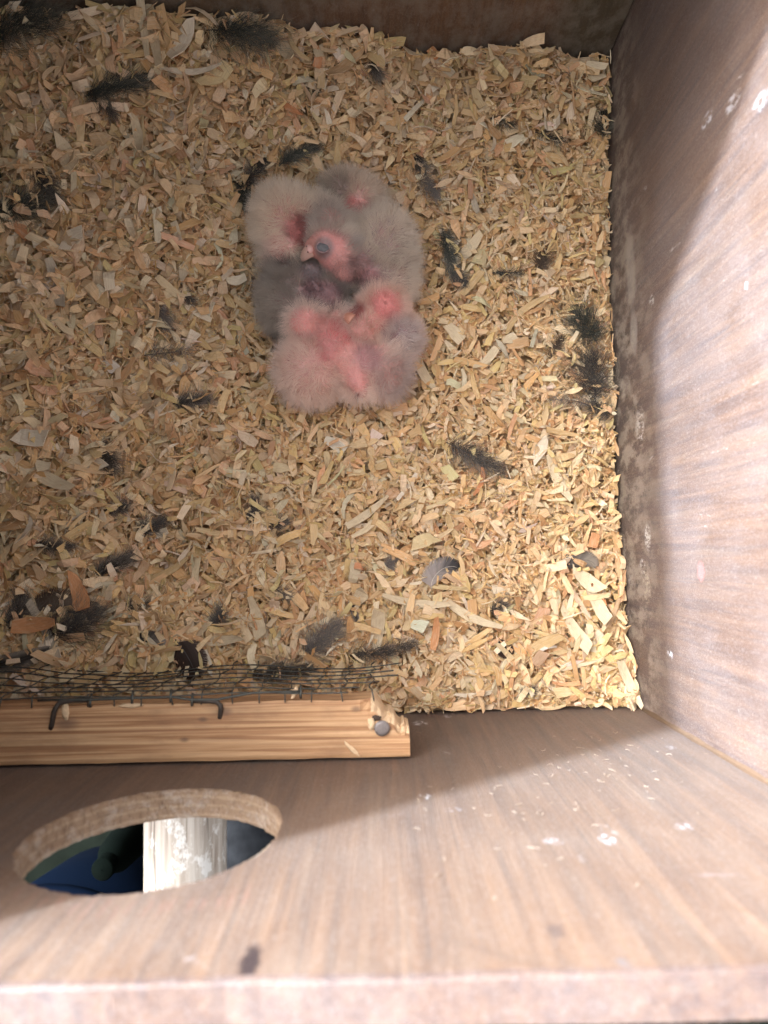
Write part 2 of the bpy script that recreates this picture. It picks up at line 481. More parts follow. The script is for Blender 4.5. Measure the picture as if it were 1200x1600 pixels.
lump('splinter', at(550, 1170, BZ) + Vector((0, 0, .0004)), .0026, (1.7, .35, .2), M_torn, bat, 8, rot=-.75)
lump('splinter', at(460, 1083, BZ) + Vector((0, 0, -.0006)), .0022, (.5, 1.3, .3), M_torn, bat, 9, rot=-.4)
lump('splinter', at(205, 1102, BZ) + Vector((0, 0, .0002)), .0030, (1.8, .35, .2), M_torn, bat, 11)
lump('torn_fibre', at(103, 1110, BZ) + Vector((0, 0, .0002)), .0028, (.6, 1.6, .3), M_torn, bat, 14)

def staple(pts, r, lab):
    bm = bmesh.new()
    P = [at(a, b, BZ) + Vector((0, 0, h)) for a, b, h in pts]
    # round the corner a little
    Q = []
    for i in range(len(P) - 1):
        for k in range(5): Q.append(P[i].lerp(P[i + 1], k / 5))
    Q.append(P[-1])
    for _ in range(2): Q = [Q[0]] + [(Q[i - 1] + Q[i] * 2 + Q[i + 1]) / 4 for i in range(1, len(Q) - 1)] + [Q[-1]]
    tube(bm, Q, r, 8)
    o = obj_bm('staple', bm, M_rust, bat, True)
    o['label'] = lab
staple([(142, 1093, .0005), (96, 1095, .0012), (88, 1108, .0020), (79, 1139, -.0005)], .0012, 'long bent dark staple leg driven into the batten')
staple([(300, 1094, .0005), (340, 1095, .0012), (347, 1103, .0018), (343, 1122, -.0005)], .0011, 'short bent dark staple beside the end of the wire')

def wire_mesh():
    bm = bmesh.new()
    yb = at(300, 1097, BZ).y + .0012
    xr = at(612, 1075, .06).x
    xl = XL + .006
    def P(x, z):
        z = min(z, BZ + .001)
        bul = .002 * math.sin(x * 60) * (1 - (z / .11)) + .0025 * noise.noise(Vector((x * 25, z * 30, 0))) * .4
        if x < -.17: bul += (-.17 - x) * .2 * (1 - z / .12)
        return Vector((x, yb + .002 + bul, z + .0008 * noise.noise(Vector((x * 30, z * 40, 4)))))
    for k in range(7):
        z = BZ + .0005 - k * .0127
        xe = xr + (.006 * math.sin(k * 2.3)) - (.02 if k < 2 else 0)
        pts = [P(xl + (xe - xl) * i / 70, z) for i in range(71)]
        tube(bm, pts, .00036, 5)
    x = xl + .004; c = 0
    while x < xr - .004:
        zt = BZ + .0004
        pts = [P(x + .0012 * math.sin(i + c), -.02 + (zt + .02) * i / 22) + Vector((0, .0008, 0)) for i in range(23)]
        pts.append(Vector((pts[-1].x + random.uniform(-.001, .001), yb - .0022, BZ + .0010)))
        tube(bm, pts, .00034, 5)
        x += .0127; c += 1
    # top wire crossing the edge of the batten between the staples, and its bent end
    tube(bm, [at(a, b, BZ) + Vector((0, 0, h)) for a, b, h in ((60, 1094, .0004), (100, 1092, .0014), (145, 1092, .0018), (200, 1090, .0014), (272, 1088, .0014), (300, 1092, .0018), (340, 1092, .0014), (395, 1082, .001), (470, 1080, 0))], .0006, 6)
    for a, b in ((143, 1096), (268, 1088), (301, 1094), (470, 1082), (208, 1090)):
        p = at(a, b, BZ) + Vector((0, 0, .0014)); tube(bm, [p + Vector((0, .003, -.0015)), p + Vector((.0002, 0, .0006)), p + Vector((0, -.0022, 0))], .0006, 6)
    return in_box(obj_bm('wire_mesh', bm, M_wire, None, True))
wire_mesh()

# perch outside the entrance hole
def perch():
    t = NT('perch_wood'); co = t.coord()
    g = t.noise(t.mapv(co, (1, .06, 1)), 240, 6, .7, .5)
    c = t.ramp(g, [(.3, (.26, .20, .16)), (.5, (.46, .40, .34)), (.72, (.62, .58, .53))])
    w = t.noise(t.mapv(co, (1, .6, 1)), 120, 5, .75)
    c = t.mix(t.ramp(w, [(.55, 0), (.62, .7)]), c, (.80, .79, .76))
    c = t.mix(t.ramp(t.noise(t.mapv(co, (1, .04, 1), (3, 3, 3)), 330, 3, .6), [(.62, 0), (.68, .8)]), c, (.10, .07, .05))
    t.set(t.b, 'Base Color', c); t.set(t.b, 'Roughness', .5); t.bump(g, .6, .001)
    bm = bmesh.new()
    z = .085; r = .0185
    c0 = at(283, 1300, z + .008); c1 = at(283, 1405, z + .008)
    dx = (c1.x - c0.x) / (c1.y - c0.y)
    ys = [YF - TH - .0005 - i * .0035 for i in range(34)]
    prev = None
    for i, y in enumerate(ys):
        ring = []
        for k in range(36):
            a = k * math.pi / 18
            rr = r * (1 + .03 * noise.noise(Vector((math.cos(a) * 2, y * 12, math.sin(a) * 2))) - (.05 if k in (3, 4) else 0))
            if i == len(ys) - 1: rr *= .9
            ring.append(bm.verts.new((c0.x + dx * (y - c0.y) + math.cos(a) * rr, y, z + math.sin(a) * rr)))
        if prev:
            for k in range(36): bm.faces.new((prev[k], prev[(k + 1) % 36], ring[(k + 1) % 36], ring[k]))
        else: bm.faces.new(ring)
        prev = ring
    bm.faces.new(prev)
    return in_box(obj_bm('perch', bm, t.m, None, True))
perch()

# ------------------------------------------------------------------ the place below and outside the hole
GZ = -0.30
bm = bmesh.new()
v = [bm.verts.new(p) for p in ((-6, -6, GZ), (6, -6, GZ), (6, 6, GZ), (-6, 6, GZ))]; bm.faces.new(v)
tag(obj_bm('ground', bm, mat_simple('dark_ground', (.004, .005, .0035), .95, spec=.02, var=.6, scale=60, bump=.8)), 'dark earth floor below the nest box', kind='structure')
# blue tub, green pot, grey stone seen through the entrance hole
def lathe(prof, n=48, wob=0.0):
    bm = bmesh.new(); prev = None; first = None
    for r, z in prof:
        ring = [bm.verts.new((math.cos(k * 2 * math.pi / n) * r, math.sin(k * 2 * math.pi / n) * r, z)) for k in range(n)]
        if prev:
            for k in range(n): bm.faces.new((prev[k], prev[(k + 1) % n], ring[(k + 1) % n], ring[k]))
        prev = ring
    return bm
def out_at(px, py, z): return at(px, py, z)
p = out_at(70, 1622, -.15)
tub = empty('plastic_tub', (p.x, p.y, GZ))
tag(tub, 'deep blue plastic tub seen through the entrance hole', 'tub')
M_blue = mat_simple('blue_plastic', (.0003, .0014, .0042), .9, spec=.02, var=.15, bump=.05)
obj_bm('shell', lathe([(.001, .003), (.085, .003), (.088, .006), (.105, .15), (.102, .15), (.086, .008), (.001, .006)]), M_blue, tub, True)
obj_bm('rim', lathe([(.1055, .151), (.112, .150), (.1125, .144), (.1105, .142), (.1055, .143), (.1055, .151)]), M_blue, tub, True)
p = out_at(168, 1350, -.11)
pot = empty('plastic_bottle', (p.x, p.y, GZ))
tag(pot, 'dark green bottle standing by the blue tub under the entrance hole', 'bottle')
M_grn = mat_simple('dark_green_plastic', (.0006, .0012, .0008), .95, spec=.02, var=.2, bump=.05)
obj_bm('shell', lathe([(.001, 0.001), (.014, 0.001), (.0150, .15), (.013, .175), (.0075, .190), (.001, .1915)]), M_grn, pot, True)
obj_bm('cap', lathe([(.0080, .1895), (.0080, .199), (.007, .200), (.0005, .2005)]), M_grn, pot, True)
p = out_at(420, 1345, -.12)
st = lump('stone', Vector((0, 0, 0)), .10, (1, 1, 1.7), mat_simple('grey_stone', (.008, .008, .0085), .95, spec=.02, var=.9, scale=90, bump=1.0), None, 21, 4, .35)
st.location = (p.x, p.y, GZ + .03)
tag(st, 'rough dark grey stone seen through the entrance hole, right of the perch', 'stone')

# ------------------------------------------------------------------ bedding surface
_ctl = []
for px, py, z in [(958, 500, -.017), (968, 800, -.020), (1000, 1100, .004), (960, 90, 0.0), (956, 300, -.012), (975, 950, -.012), (800, 60, .012), (530, 30, .030), (400, 15, .040),
                  (200, 0, .046), (0, 0, .046), (0, 200, .026), (0, 330, .022), (0, 450, .028), (0, 700, .026), (0, 900, .014), (0, 1040, .022), (250, 1040, .018), (550, 1040, .010), (620, 1090, .002),
                  (800, 1090, .003), (520, 450, -.020), (420, 330, -.012), (640, 330, -.016), (420, 560, -.015), (640, 600, -.017), (250, 300, .012), (250, 600, .006), (300, 850, 0.0),
                  (800, 300, -.012), (800, 600, -.014), (600, 850, -.004), (850, 900, -.006), (500, 150, .004), (700, 180, -.004)]:
    q = at(px, py, z); _ctl.append((q.x, q.y, z))
_ctl = np.array(_ctl)
def H(x, y):
    x = np.asarray(x, float); y = np.asarray(y, float)
    d2 = (x[..., None] - _ctl[:, 0]) ** 2 + (y[..., None] - _ctl[:, 1]) ** 2
    w = 1 / (d2 + .0004) ** 1.6
    return (w * _ctl[:, 2]).sum(-1) / w.sum(-1)
def bump_h(x, y):
    return .0028 * np.sin(x * 130 + 2 * np.sin(y * 90)) * np.sin(y * 150 + 1.5 * np.sin(x * 70))

def mat_shaving(name, dark=1.0):
    t = NT(name)
    col = t.attr('tint'); g = t.attr('grain', 'Vector')
    n = t.noise(t.mapv(g, (1.2, 16, 1)), 1.0, 4, .6)
    n2 = t.noise(t.mapv(g, (.6, 5, 1), (9, 2, 0)), 1.0, 2, .5)
    c = t.mix(t.ramp(n, [(.34, .38), (.58, 0.0)]), col, (.52, .34, .2), 'MULTIPLY')
    c = t.mix(t.ramp(n2, [(.5, 0.0), (.75, .35)]), c, (.86, .76, .58))
    t.set(t.b, 'Base Color', c); t.set(t.b, 'Roughness', .65); t.set(t.b, 'Specular IOR Level', .3)
    t.bump(n, .5, .0003)
    tr = t.n.new('ShaderNodeBsdfTranslucent'); t.set(tr, 'Color', c)
    mx = t.n.new('ShaderNodeMixShader'); mx.inputs[0].default_value = .24
    t.l.new(t.b.outputs[0], mx.inputs[1]); t.l.new(tr.outputs[0], mx.inputs[2]); t.l.new(mx.outputs[0], t.out.inputs[0])
    return t.m
M_shav = mat_shaving('wood_shaving')

nx, ny = 120, 130
gx = np.linspace(XL, XR, nx); gy = np.linspace(YF, YB, ny)
GX, GY = np.meshgrid(gx, gy)
GZs = H(GX, GY) + bump_h(GX, GY) - .0075
V = np.stack([GX, GY, GZs], -1).reshape(-1, 3)
i0 = (np.arange(ny - 1)[:, None] * nx + np.arange(nx - 1)[None, :]).ravel()
F = np.stack([i0, i0 + 1, i0 + nx + 1, i0 + nx], 1)
bed = link('bedding_base', mesh_np('bedding_base', V, F, 4), mat_simple('packed_wood_dust', (.42, .28, .15), .95, var=.55, scale=500, bump=.9))
tag(bed, 'packed wood dust under the loose shavings', 'bedding', kind='stuff')

NSEG = 4
def flakes(P, L, W, T, yaw, pitch, roll, curl, twist, bend, tint, taper, seed):
    """solid curled strips; all arrays of length n. Returns V, F, tint, grain"""
    r = np.random.default_rng(seed)
    n = len(L); k = NSEG + 1
    u = np.linspace(-.5, .5, k)[None, :].repeat(n, 0)
    # spine in local x/z with curl, bend in x/y
    ang = curl[:, None] * u
    ds = L[:, None] / NSEG
    cx = np.cumsum(np.cos(ang) * np.cos(bend[:, None] * u), 1) * ds
    cz = np.cumsum(np.sin(ang), 1) * ds
    cy = np.cumsum(np.sin(bend[:, None] * u) * np.cos(ang), 1) * ds
    cx -= cx.mean(1, keepdims=True); cz -= cz.mean(1, keepdims=True); cy -= cy.mean(1, keepdims=True)
    prof = np.clip(1 - taper[:, None] * np.abs(2 * u) ** 2.2, .12, 1)
    slant = r.uniform(-.38, .38, (n, 1)) * u * 2
    ja = .05 + .16 * (W / L)[:, None]
    wl = .5 * W[:, None] * prof * (1 + slant + ja * r.uniform(-1, 1, (n, k)))
    wr = .5 * W[:, None] * prof * (1 + slant + ja * r.uniform(-1, 1, (n, k)))
    skl = np.zeros((n, k)); skr = np.zeros((n, k))
    e = np.minimum(W, L * .5) * .55
    skl[:, 0] = r.uniform(-1, .6, n) * e; skr[:, 0] = r.uniform(-1, .6, n) * e; skl[:, -1] = r.uniform(-.6, 1, n) * e; skr[:, -1] = r.uniform(-.6, 1, n) * e
    tw = twist[:, None] * u
    # side vector
    sx = -np.sin(bend[:, None] * u); sy = np.cos(bend[:, None] * u) * np.cos(tw); sz = np.sin(tw)
    nxx = -np.sin(ang); nyy = -np.sin(tw); nzz = np.cos(ang) * np.cos(tw)
    cen = np.stack([cx, cy, cz], -1); side = np.stack([sx, sy, sz], -1); nor = np.stack([nxx, nyy, nzz], -1)
    tang = np.stack([np.cos(ang), np.sin(bend[:, None] * u), np.sin(ang)], -1)
    A = cen + side * wl[..., None] + tang * skl[..., None]
    B = cen - side * wr[..., None] + tang * skr[..., None]
    th = T[:, None, None] * .5
    # slightly cupped: edges lifted by noise
    cup = (r.uniform(-.10, .20, (n, 1, 1)) * W[:, None, None] * .5)
    Q = np.stack([A + nor * (th + cup), B + nor * (th + cup), B - nor * (th - cup), A - nor * (th - cup)], 2)    # n,k,4,3
    # rotate: roll about x, pitch about y, yaw about z
    def rot(Q, a, i, j):
        c = np.cos(a)[:, None, None]; s = np.sin(a)[:, None, None]
        x = Q[..., i].copy(); y = Q[..., j].copy()
        Q[..., i] = c * x - s * y; Q[..., j] = s * x + c * y
    rot(Q, roll, 1, 2); rot(Q, pitch, 2, 0); rot(Q, yaw, 0, 1)
    Q = Q + P[:, None, None, :]
    base = (np.arange(n) * k * 4)[:, None]
    fl = []
    for s in range(NSEG):
        a = s * 4; b = a + 4
        for q in range(4):
            q2 = (q + 1) % 4
            fl.append([a + q, b + q, b + q2, a + q2])
    fl.append([0, 1, 2, 3]); e = NSEG * 4; fl.append([e + 3, e + 2, e + 1, e])
    F = (base[:, :, None] + np.array(fl)[None, :, :]).reshape(-1, 4)
    tint4 = np.concatenate([tint, np.ones((n, 1))], 1)[:, None, :].repeat(k * 4, 1).reshape(-1, 4)
    off = r.uniform(0, 400, (n, 1, 1, 3))
    g = np.zeros((n, k, 4, 3)); g[..., 0] = (u * (L[:, None] / .004))[:, :, None]
    g[..., 1] = np.array([.5, -.5, -.5, .5])[None, None, :] * (W[:, None, None] / .004)
    g = g + off
    return Q.reshape(-1, 3), F, tint4, g.reshape(-1, 3)

PAL = np.array([[.90, .69, .41], [.92, .74, .47], [.88, .64, .35], [.93, .79, .54], [.82, .55, .27], [.94, .84, .64], [.88, .68, .34], [.68, .42, .21], [.80, .65, .32], [.84, .54, .32]])
PALW = np.array([.19, .18, .14, .13, .09, .08, .07, .05, .04, .03])

# things that lie or nestle on the bedding: keep big shavings off the chicks
CHX, CHY = at(522, 455, 0).x, at(522, 455, 0).y
def off_chicks(x, y, m=1.0):
    return ((x - CHX) / (.047 * m)) ** 2 + ((y - CHY) / (.066 * m)) ** 2 > 1

def scatter(n, lo, hi, wlo, whi, zl, zh, seed, tilt=.35, big=False):
    r = np.random.default_rng(seed)
    x = r.uniform(XL + .003, XR - .002, n); y = r.uniform(YF + .002, YB - .003, n)
    # what lies outside the picture to the left is hidden: thin it out
    L = r.uniform(0, 1, n) ** 1.6 * (hi - lo) + lo
    # coarser, curlier shavings towards the back left, finer around the chicks and right of them
    coarse = np.clip(.5 - (x * 2.2) + (y - .1) * .5, 0, 1) + np.clip((-y + .02) * 6, 0, .6)
    L *= .80 + .45 * coarse
    fine = np.exp(-(((x - CHX) / .07) ** 2 + ((y - CHY) / .09) ** 2)); L *= 1 - .35 * fine
    W = r.uniform(wlo, whi, n) * (.85 + .3 * coarse); W = np.minimum(W, L * .8)
    T = r.uniform(.00012, .00036, n)
    m = np.minimum(np.minimum(x - XL, XR - x), np.minimum(y - YF, YB - y))
    z = H(x, y) + bump_h(x, y) + r.uniform(zl, zh, n)
    yaw = r.uniform(0, 2 * np.pi, n)
    # keep the ends inside the walls: near a wall turn along it
    nearx = np.minimum(x - XL, XR - x) < L * .5; neary = np.minimum(y - YF, YB - y) < L * .5
    yaw = np.where(nearx, np.pi / 2 + r.normal(0, .25, n), yaw); yaw = np.where(neary & ~nearx, r.normal(0, .25, n), yaw)
    x = np.clip(x, XL + W * .6 + .001, XR - W * .6 - .001); y = np.clip(y, YF + W * .6 + .001, YB - W * .6 - .001)
    pitch = r.normal(0, tilt, n); roll = r.normal(0, tilt * 1.3, n)
    curl = r.normal(0, .60, n) + (r.uniform(0, 1, n) < .14) * r.uniform(1.0, 3.5, n)
    twist = r.normal(0, .45, n); bend = r.normal(0, .22, n) + (r.uniform(0, 1, n) < .08) * r.normal(0, 1.0, n)
    ci = r.choice(len(PAL), n, p=PALW / PALW.sum())
    cool = np.clip(-x * 1.2 + (y - .10) * 3, 0, 1)[:, None]
    tint = PAL[ci] * r.uniform(.86, 1.08, (n, 1)) * (1 + r.normal(0, .02, (n, 3)))
    tint = tint * np.array([[1.0, .955, .91]])
    tint = tint * (1 - .15 * cool) + (tint.mean(1, keepdims=True) * np.array([[1.14, 1.02, .76]])) * .15 * cool
    taper = r.choice([.1, .3, .6, .9], n, p=[.5, .25, .15, .1])
    keep = np.ones(n, bool)
    return [a[keep] for a in (np.stack([x, y, z], 1), L, W, T, yaw, pitch, roll, curl, twist, bend, np.clip(tint, 0, 1), taper)]

sets = [scatter(8000, .004, .010, .0022, .0060, -.0085, -.002, 11, .34),
        scatter(12000, .003, .009, .0010, .0036, -.005, .0012, 12, .42),
        scatter(6500, .006, .014, .0014, .0046, -.0035, .0022, 13, .32),
        scatter(13000, .0014, .0050, .0005, .0024, -.003, .0030, 14, .55),
        scatter(2300, .010, .021, .0016, .0050, -.001, .0032, 15, .22),
        scatter(6000, .004, .015, .0004, .0010, -.002, .0036, 16, .28)]
# coarser, paler, more curled shavings standing up in the back left of the box
s7 = scatter(2600, .008, .017, .0022, .0060, .000, .0060, 17, .55)
kp = (s7[0][:, 0] * 1.3 - s7[0][:, 1] < -.17 + np.random.default_rng(3).normal(0, .04, len(s7[1]))) & off_chicks(s7[0][:, 0], s7[0][:, 1], 1.25)
s7 = [a[kp] for a in s7]; r7 = np.random.default_rng(4)
s7[7] = r7.normal(0, 1.6, len(s7[1])); s7[8] = r7.normal(0, .9, len(s7[1])); s7[10] = np.clip(s7[10] * np.array([[1.02, 1.03, 1.12]]), 0, .95)
sets.append(s7)
VV, FF, TT, GG, o_ = [], [], [], [], 0
for k, s in enumerate(sets):
    keep = off_chicks(s[0][:, 0], s[0][:, 1], .93) | (k < 2)
    s = [a[keep] for a in s]
    a, b, c, d = flakes(*s, 100 + k)
    VV.append(a); FF.append(b + o_); TT.append(c); GG.append(d); o_ += len(a)
me = mesh_np('wood_shavings', np.concatenate(VV), np.concatenate(FF), 4, [('tint', 'FLOAT_COLOR', np.concatenate(TT)), ('grain', 'FLOAT_VECTOR', np.concatenate(GG))])
tag(link('wood_shavings', me, M_shav), 'deep bed of small pale wood shavings filling the box floor', 'bedding', kind='stuff')

# ---- shavings one can single out: 300 objects
COLS = {'white': (.88, .79, .63), 'cream': (.80, .67, .46), 'pale yellow': (.84, .69, .40), 'golden': (.72, .52, .27), 'tan': (.64, .43, .24), 'orange brown': (.74, .37, .17), 'grey': (.66, .57, .44)}
SHP = {  # length, width, curl, twist, bend, taper
    'long straight strip': (.024, .0034, .25, .2, .1, .2), 'curled ribbon': (.020, .0042, 3.2, .8, .3, .15), 'broad flat flake': (.014, .0070, .5, .2, .1, .25),
    'thin splinter': (.022, .0014, .2, .1, .25, .7), 'twisted strip': (.019, .0040, 1.1, 2.2, .4, .3), 'arched strip': (.021, .0032, .6, .3, 1.5, .5),
    'square chip': (.009, .0070, .15, .1, 0, .02), 'pointed sliver': (.016, .0036, .4, .4, .2, .9)}
def shaving(px, py, ang, Lm, Wm, curl, twist, bend, taper, col, label, lift=.003, tilt=.12, seed=0):
    r = random.Random(seed)
    z0 = .0
    for _ in range(3):
        q = at(px, py, z0); z0 = float(H(q.x, q.y)) + lift
    q = at(px, py, z0)
    x = min(max(q.x, XL + .004), XR - .004); y = min(max(q.y, YF + .004), YB - .004)
    # stay inside the box: shorten or turn when the ends would poke a wall
    yaw = ang
    for _ in range(12):
        ex, ey = abs(math.cos(yaw)) * Lm * .5, abs(math.sin(yaw)) * Lm * .5
        x = min(max(x, XL + ex + .001), XR - ex - .001); y = min(max(y, YF + ey + .001), YB - ey - .001)
        break
    f = 1
    one = lambda v: np.array([float(v)])
    V, F, T, G = flakes(np.zeros((1, 3)), one(Lm), one(Wm), one(.0005), one(0), one(r.gauss(0, tilt)), one(r.gauss(0, tilt)), one(curl), one(twist), one(bend), np.array([col]), one(taper), seed)
    me = mesh_np('wood_shaving', V, F, 4, [('tint', 'FLOAT_COLOR', T), ('grain', 'FLOAT_VECTOR', G)])
    o = link('wood_shaving', me, M_shav)
    o.location = (x, y, z0); o.rotation_euler = (0, 0, yaw)
    tag(o, label, 'wood shaving', 'loose wood shavings on the nest floor')
    return o
DEG = math.pi / 180
HAND = [  # px, py, angle, length, width, curl, twist, bend, taper, colour, label
    (48, 684, -10, .024, .015, .4, .2, .1, .15, 'white', 'broad crinkled off-white flake near the left edge of the bed'),
    (122, 925, -70, .030, .013, .5, .3, .1, .3, 'orange brown', 'large ragged orange brown shaving above the big dark feather'),
    (58, 975, 5, .026, .009, .3, .2, .1, .3, 'orange brown', 'flat orange brown shaving left of the big dark feather'),
    (235, 968, 8, .019, .011, .7, .1, 0, .05, 'tan', 'rectangular tan chip left of the small grey tuft'),
    (283, 572, -50, .014, .012, .6, .4, .1, .2, 'white', 'crumpled white flake left of the chicks'),
    (338, 710, -50, .012, .010, .1, .1, 0, .02, 'tan', 'square tan chip below and left of the chicks'),
    (872, 745, -72, .034, .0070, .6, .3, .2, .4, 'cream', 'long cream strip below the dark feathers at the right wall'),
    (845, 700, 60, .021, .011, .4, .4, .2, .5, 'white', 'forked white flake between the dark feather and the right wall'),
    (700, 195, 55, .040, .0030, .8, .3, 1.3, .6, 'golden', 'very long bowed golden strand above the dark tufts'),
    (880, 548, 45, .027, .0040, .4, .2, .3, .3, 'cream', 'long cream sliver crossing between the two dark fluffy feathers'),
    (820, 490, 48, .040, .0050, .7, .2, -1.5, .5, 'golden', 'long bowed golden strip left of the dark fluffy feathers'),
    (795, 530, 20, .010, .006, .2, .1, 0, .1, 'cream', 'small cream chip at the tip of the long bowed golden strip'),
    (640, 285, -85, .018, .0060, .3, .1, .1, .1, 'golden', 'upright golden chip just right of the topmost chick'),
    (862, 193, 0, .011, .008, 1.4, .2, 0, .05, 'white', 'small bright white block near the back right corner'),
    (742, 318, -80, .014, .0045, .4, .2, .2, .5, 'grey', 'narrow grey shaving right of the topmost chick'),
    (710, 520, -50, .012, .010, .1, .1, .1, .1, 'cream', 'squarish cream flake beside the right-hand chick'),
    (665, 585, -65, .024, .007, .5, .3, .2, .4, 'cream', 'thick cream strip just right of the lowest chick'),
    (760, 560, 35, .020, .006, .5, .3, .5, .3, 'cream', 'bent cream shaving right of the chicks'),
    (225, 30, -85, .030, .0045, .3, .2, .1, .1, 'cream', 'tall upright cream strip leaning out of the bed at the back left'),
    (240, 52, -80, .036, .0065, .3, .2, .1, .1, 'cream', 'wide upright cream strip beside the blurred dark feather at the back'),
    (285, 60, 60, .030, .013, .5, .4, .1, .4, 'white', 'large white flake in front of the blurred dark feather at the back'),
    (335, 120, 35, .024, .014, .5, .3, .1, .4, 'pale yellow', 'large pale yellow flake below the blurred dark feather'),
    (300, 108, 0, .034, .004, .5, .3, .2, .5, 'white', 'long white strand below the blurred dark feather'),
    (545, 95, 40, .034, .010, .4, .4, .2, .5, 'tan', 'large tan shaving propped near the middle of the back wall'),
    (445, 75, -60, .030, .012, .8, .5, .1, .4, 'cream', 'large cupped cream shaving near the back wall'),
    (105, 240, -70, .022, .015, .4, .3, .1, .3, 'cream', 'broad cream flake in the upper left of the bed'),
    (215, 210, -80, .024, .006, .6, .3, .1, .3, 'cream', 'upright cream strip left of the dark green tuft'),
    (95, 375, 15, .032, .017, .6, .4, .1, .4, 'white', 'broad frayed white shaving below the dark feather at the left wall'),
    (30, 215, -65, .036, .0016, .5, .3, 1.7, .5, 'white', 'thin looping white strand at the left wall'),
    (60, 348, 25, .034, .0018, .4, .2, .3, .5, 'white', 'thin pale strand under the dark feather at the left wall'),
    (88, 445, -75, .028, .008, .5, .3, .1, .3, 'grey', 'long greyish shaving in the left of the bed'),
    (60, 740, -28, .040, .008, .4, .3, .2, .5, 'cream', 'long wide cream shaving left of the small black feather'),
    (145, 725, 5, .018, .012, .4, .3, .1, .3, 'white', 'torn white flake touching the small black feather'),
    (225, 618, -60, .026, .007, .5, .8, .5, .3, 'cream', 'twisted cream strip left of the small dark feather'),
    (245, 835, 15, .012, .006, .4, .2, .1, .2, 'white', 'small white chip beside the grey tuft on the left'),
    (400, 965, -75, .022, .008, .6, .3, .1, .2, 'cream', 'standing cream chip above the mesh'),
    (253, 895, 20, .036, .005, .3, .2, .5, .4, 'golden', 'long golden strip across the lower left of the bed'),
    (310, 868, -15, .024, .003, .2, .2, .2, .5, 'golden', 'thin golden sliver crossing the long strip in the lower left'),
    (70, 985, -60, .036, .0055, .3, .2, .1, .2, 'grey', 'long grey brown stick leaning over the lower left corner'),
    (350, 1000, 5, .024, .006, .4, .2, .2, .4, 'cream', 'pale strip above the wire mesh near the smooth brown feather'),
    (325, 1035, -75, .015, .004, .6, .3, .2, .5, 'white', 'small white sliver on the smooth brown feather'),
    (590, 985, 85, .024, .0085, .4, .3, .1, .3, 'cream', 'upright cream chip near the long dark feather'),
    (560, 935, 50, .018, .012, .6, .4, .1, .4, 'cream', 'broad cream flake beside the thin black sliver feather'),
    (650, 940, -12, .040, .0055, .4, .4, .3, .5, 'cream', 'long cream strand below the curled grey feather'),
    (735, 960, -32, .038, .0060, .4, .4, .6, .5, 'cream', 'long slanting cream strand in the lower right of the bed'),
    (665, 845, 15, .018, .012, .5, .3, .1, .3, 'pale yellow', 'curled pale yellow flake above the curled grey feather'),
    (645, 1030, -65, .022, .0040, .5, .3, .2, .5, 'cream', 'slender cream sliver at the end of the long dark feather'),
    (575, 800, 35, .030, .005, .4, .3, .3, .4, 'cream', 'forked cream strip in the middle of the lower bed'),
    (430, 775, 12, .018, .006, 1.4, .4, .7, .3, 'cream', 'curled cream shaving arching over a dark gap'),
    (445, 845, -8, .026, .0035, .6, .4, .5, .4, 'cream', 'thin curved cream shaving under the dark gap'),
    (680, 990, 80, .022, .0050, .5, .3, .3, .4, 'orange brown', 'short orange brown chip right of the long dark feather'),
    (900, 985, -60, .028, .0080, .4, .3, .1, .3, 'cream', 'broad cream strip near the front right corner'),
    (985, 1070, -68, .030, .0060, .4, .3, .1, .3, 'cream', 'long cream strip leaning on the wall in the front right corner'),
    (935, 945, -65, .024, .0085, .5, .2, .1, .2, 'cream', 'wide cream chip below the black crescent feather'),
    (840, 1010, 25, .030, .0070, .5, .3, .2, .4, 'golden', 'wide golden strip in the lower right of the bed'),
    (900, 1040, 10, .030, .0028, .3, .2, .3, .5, 'cream', 'thin cream splinter in front of the front right corner'),
    (740, 1085, 0, .022, .0032, .6, .3, .6, .4, 'white', 'thin white curl lying along the front wall'),
    (915, 905, -40, .020, .0095, .4, .3, .1, .3, 'cream', 'flat cream flake half covering the black crescent feather'),
    (615, 305, -30, .010, .008, .3, .1, .1, .1, 'cream', 'small cream chip touching the topmost chick'),
    (700, 370, -45, .013, .006, .8, .3, .1, .2, 'white', 'small white curl on the black feather right of the chicks'),
    (730, 390, 45, .023, .0080, .5, .3, .1, .4, 'cream', 'cream wedge just right of the black feather'),
    (735, 445, 48, .020, .0050, .2, .2, .1, .1, 'golden', 'golden stick lying over the lower end of the black feather'),
]
k = 0
for px, py, a, L, W, cu, tw, be, ta, c, lab in HAND:
    big = py < 130 and px < 450
    shaving(px, py, a * DEG, L * (.8 if W > .0095 else 1), W * (.66 if W > .0095 else .88), cu * 2.0, tw * 1.6, be, ta, COLS[c], lab, lift=.0075 if c == 'orange brown' else .0038, tilt=.10, seed=500 + k); k += 1
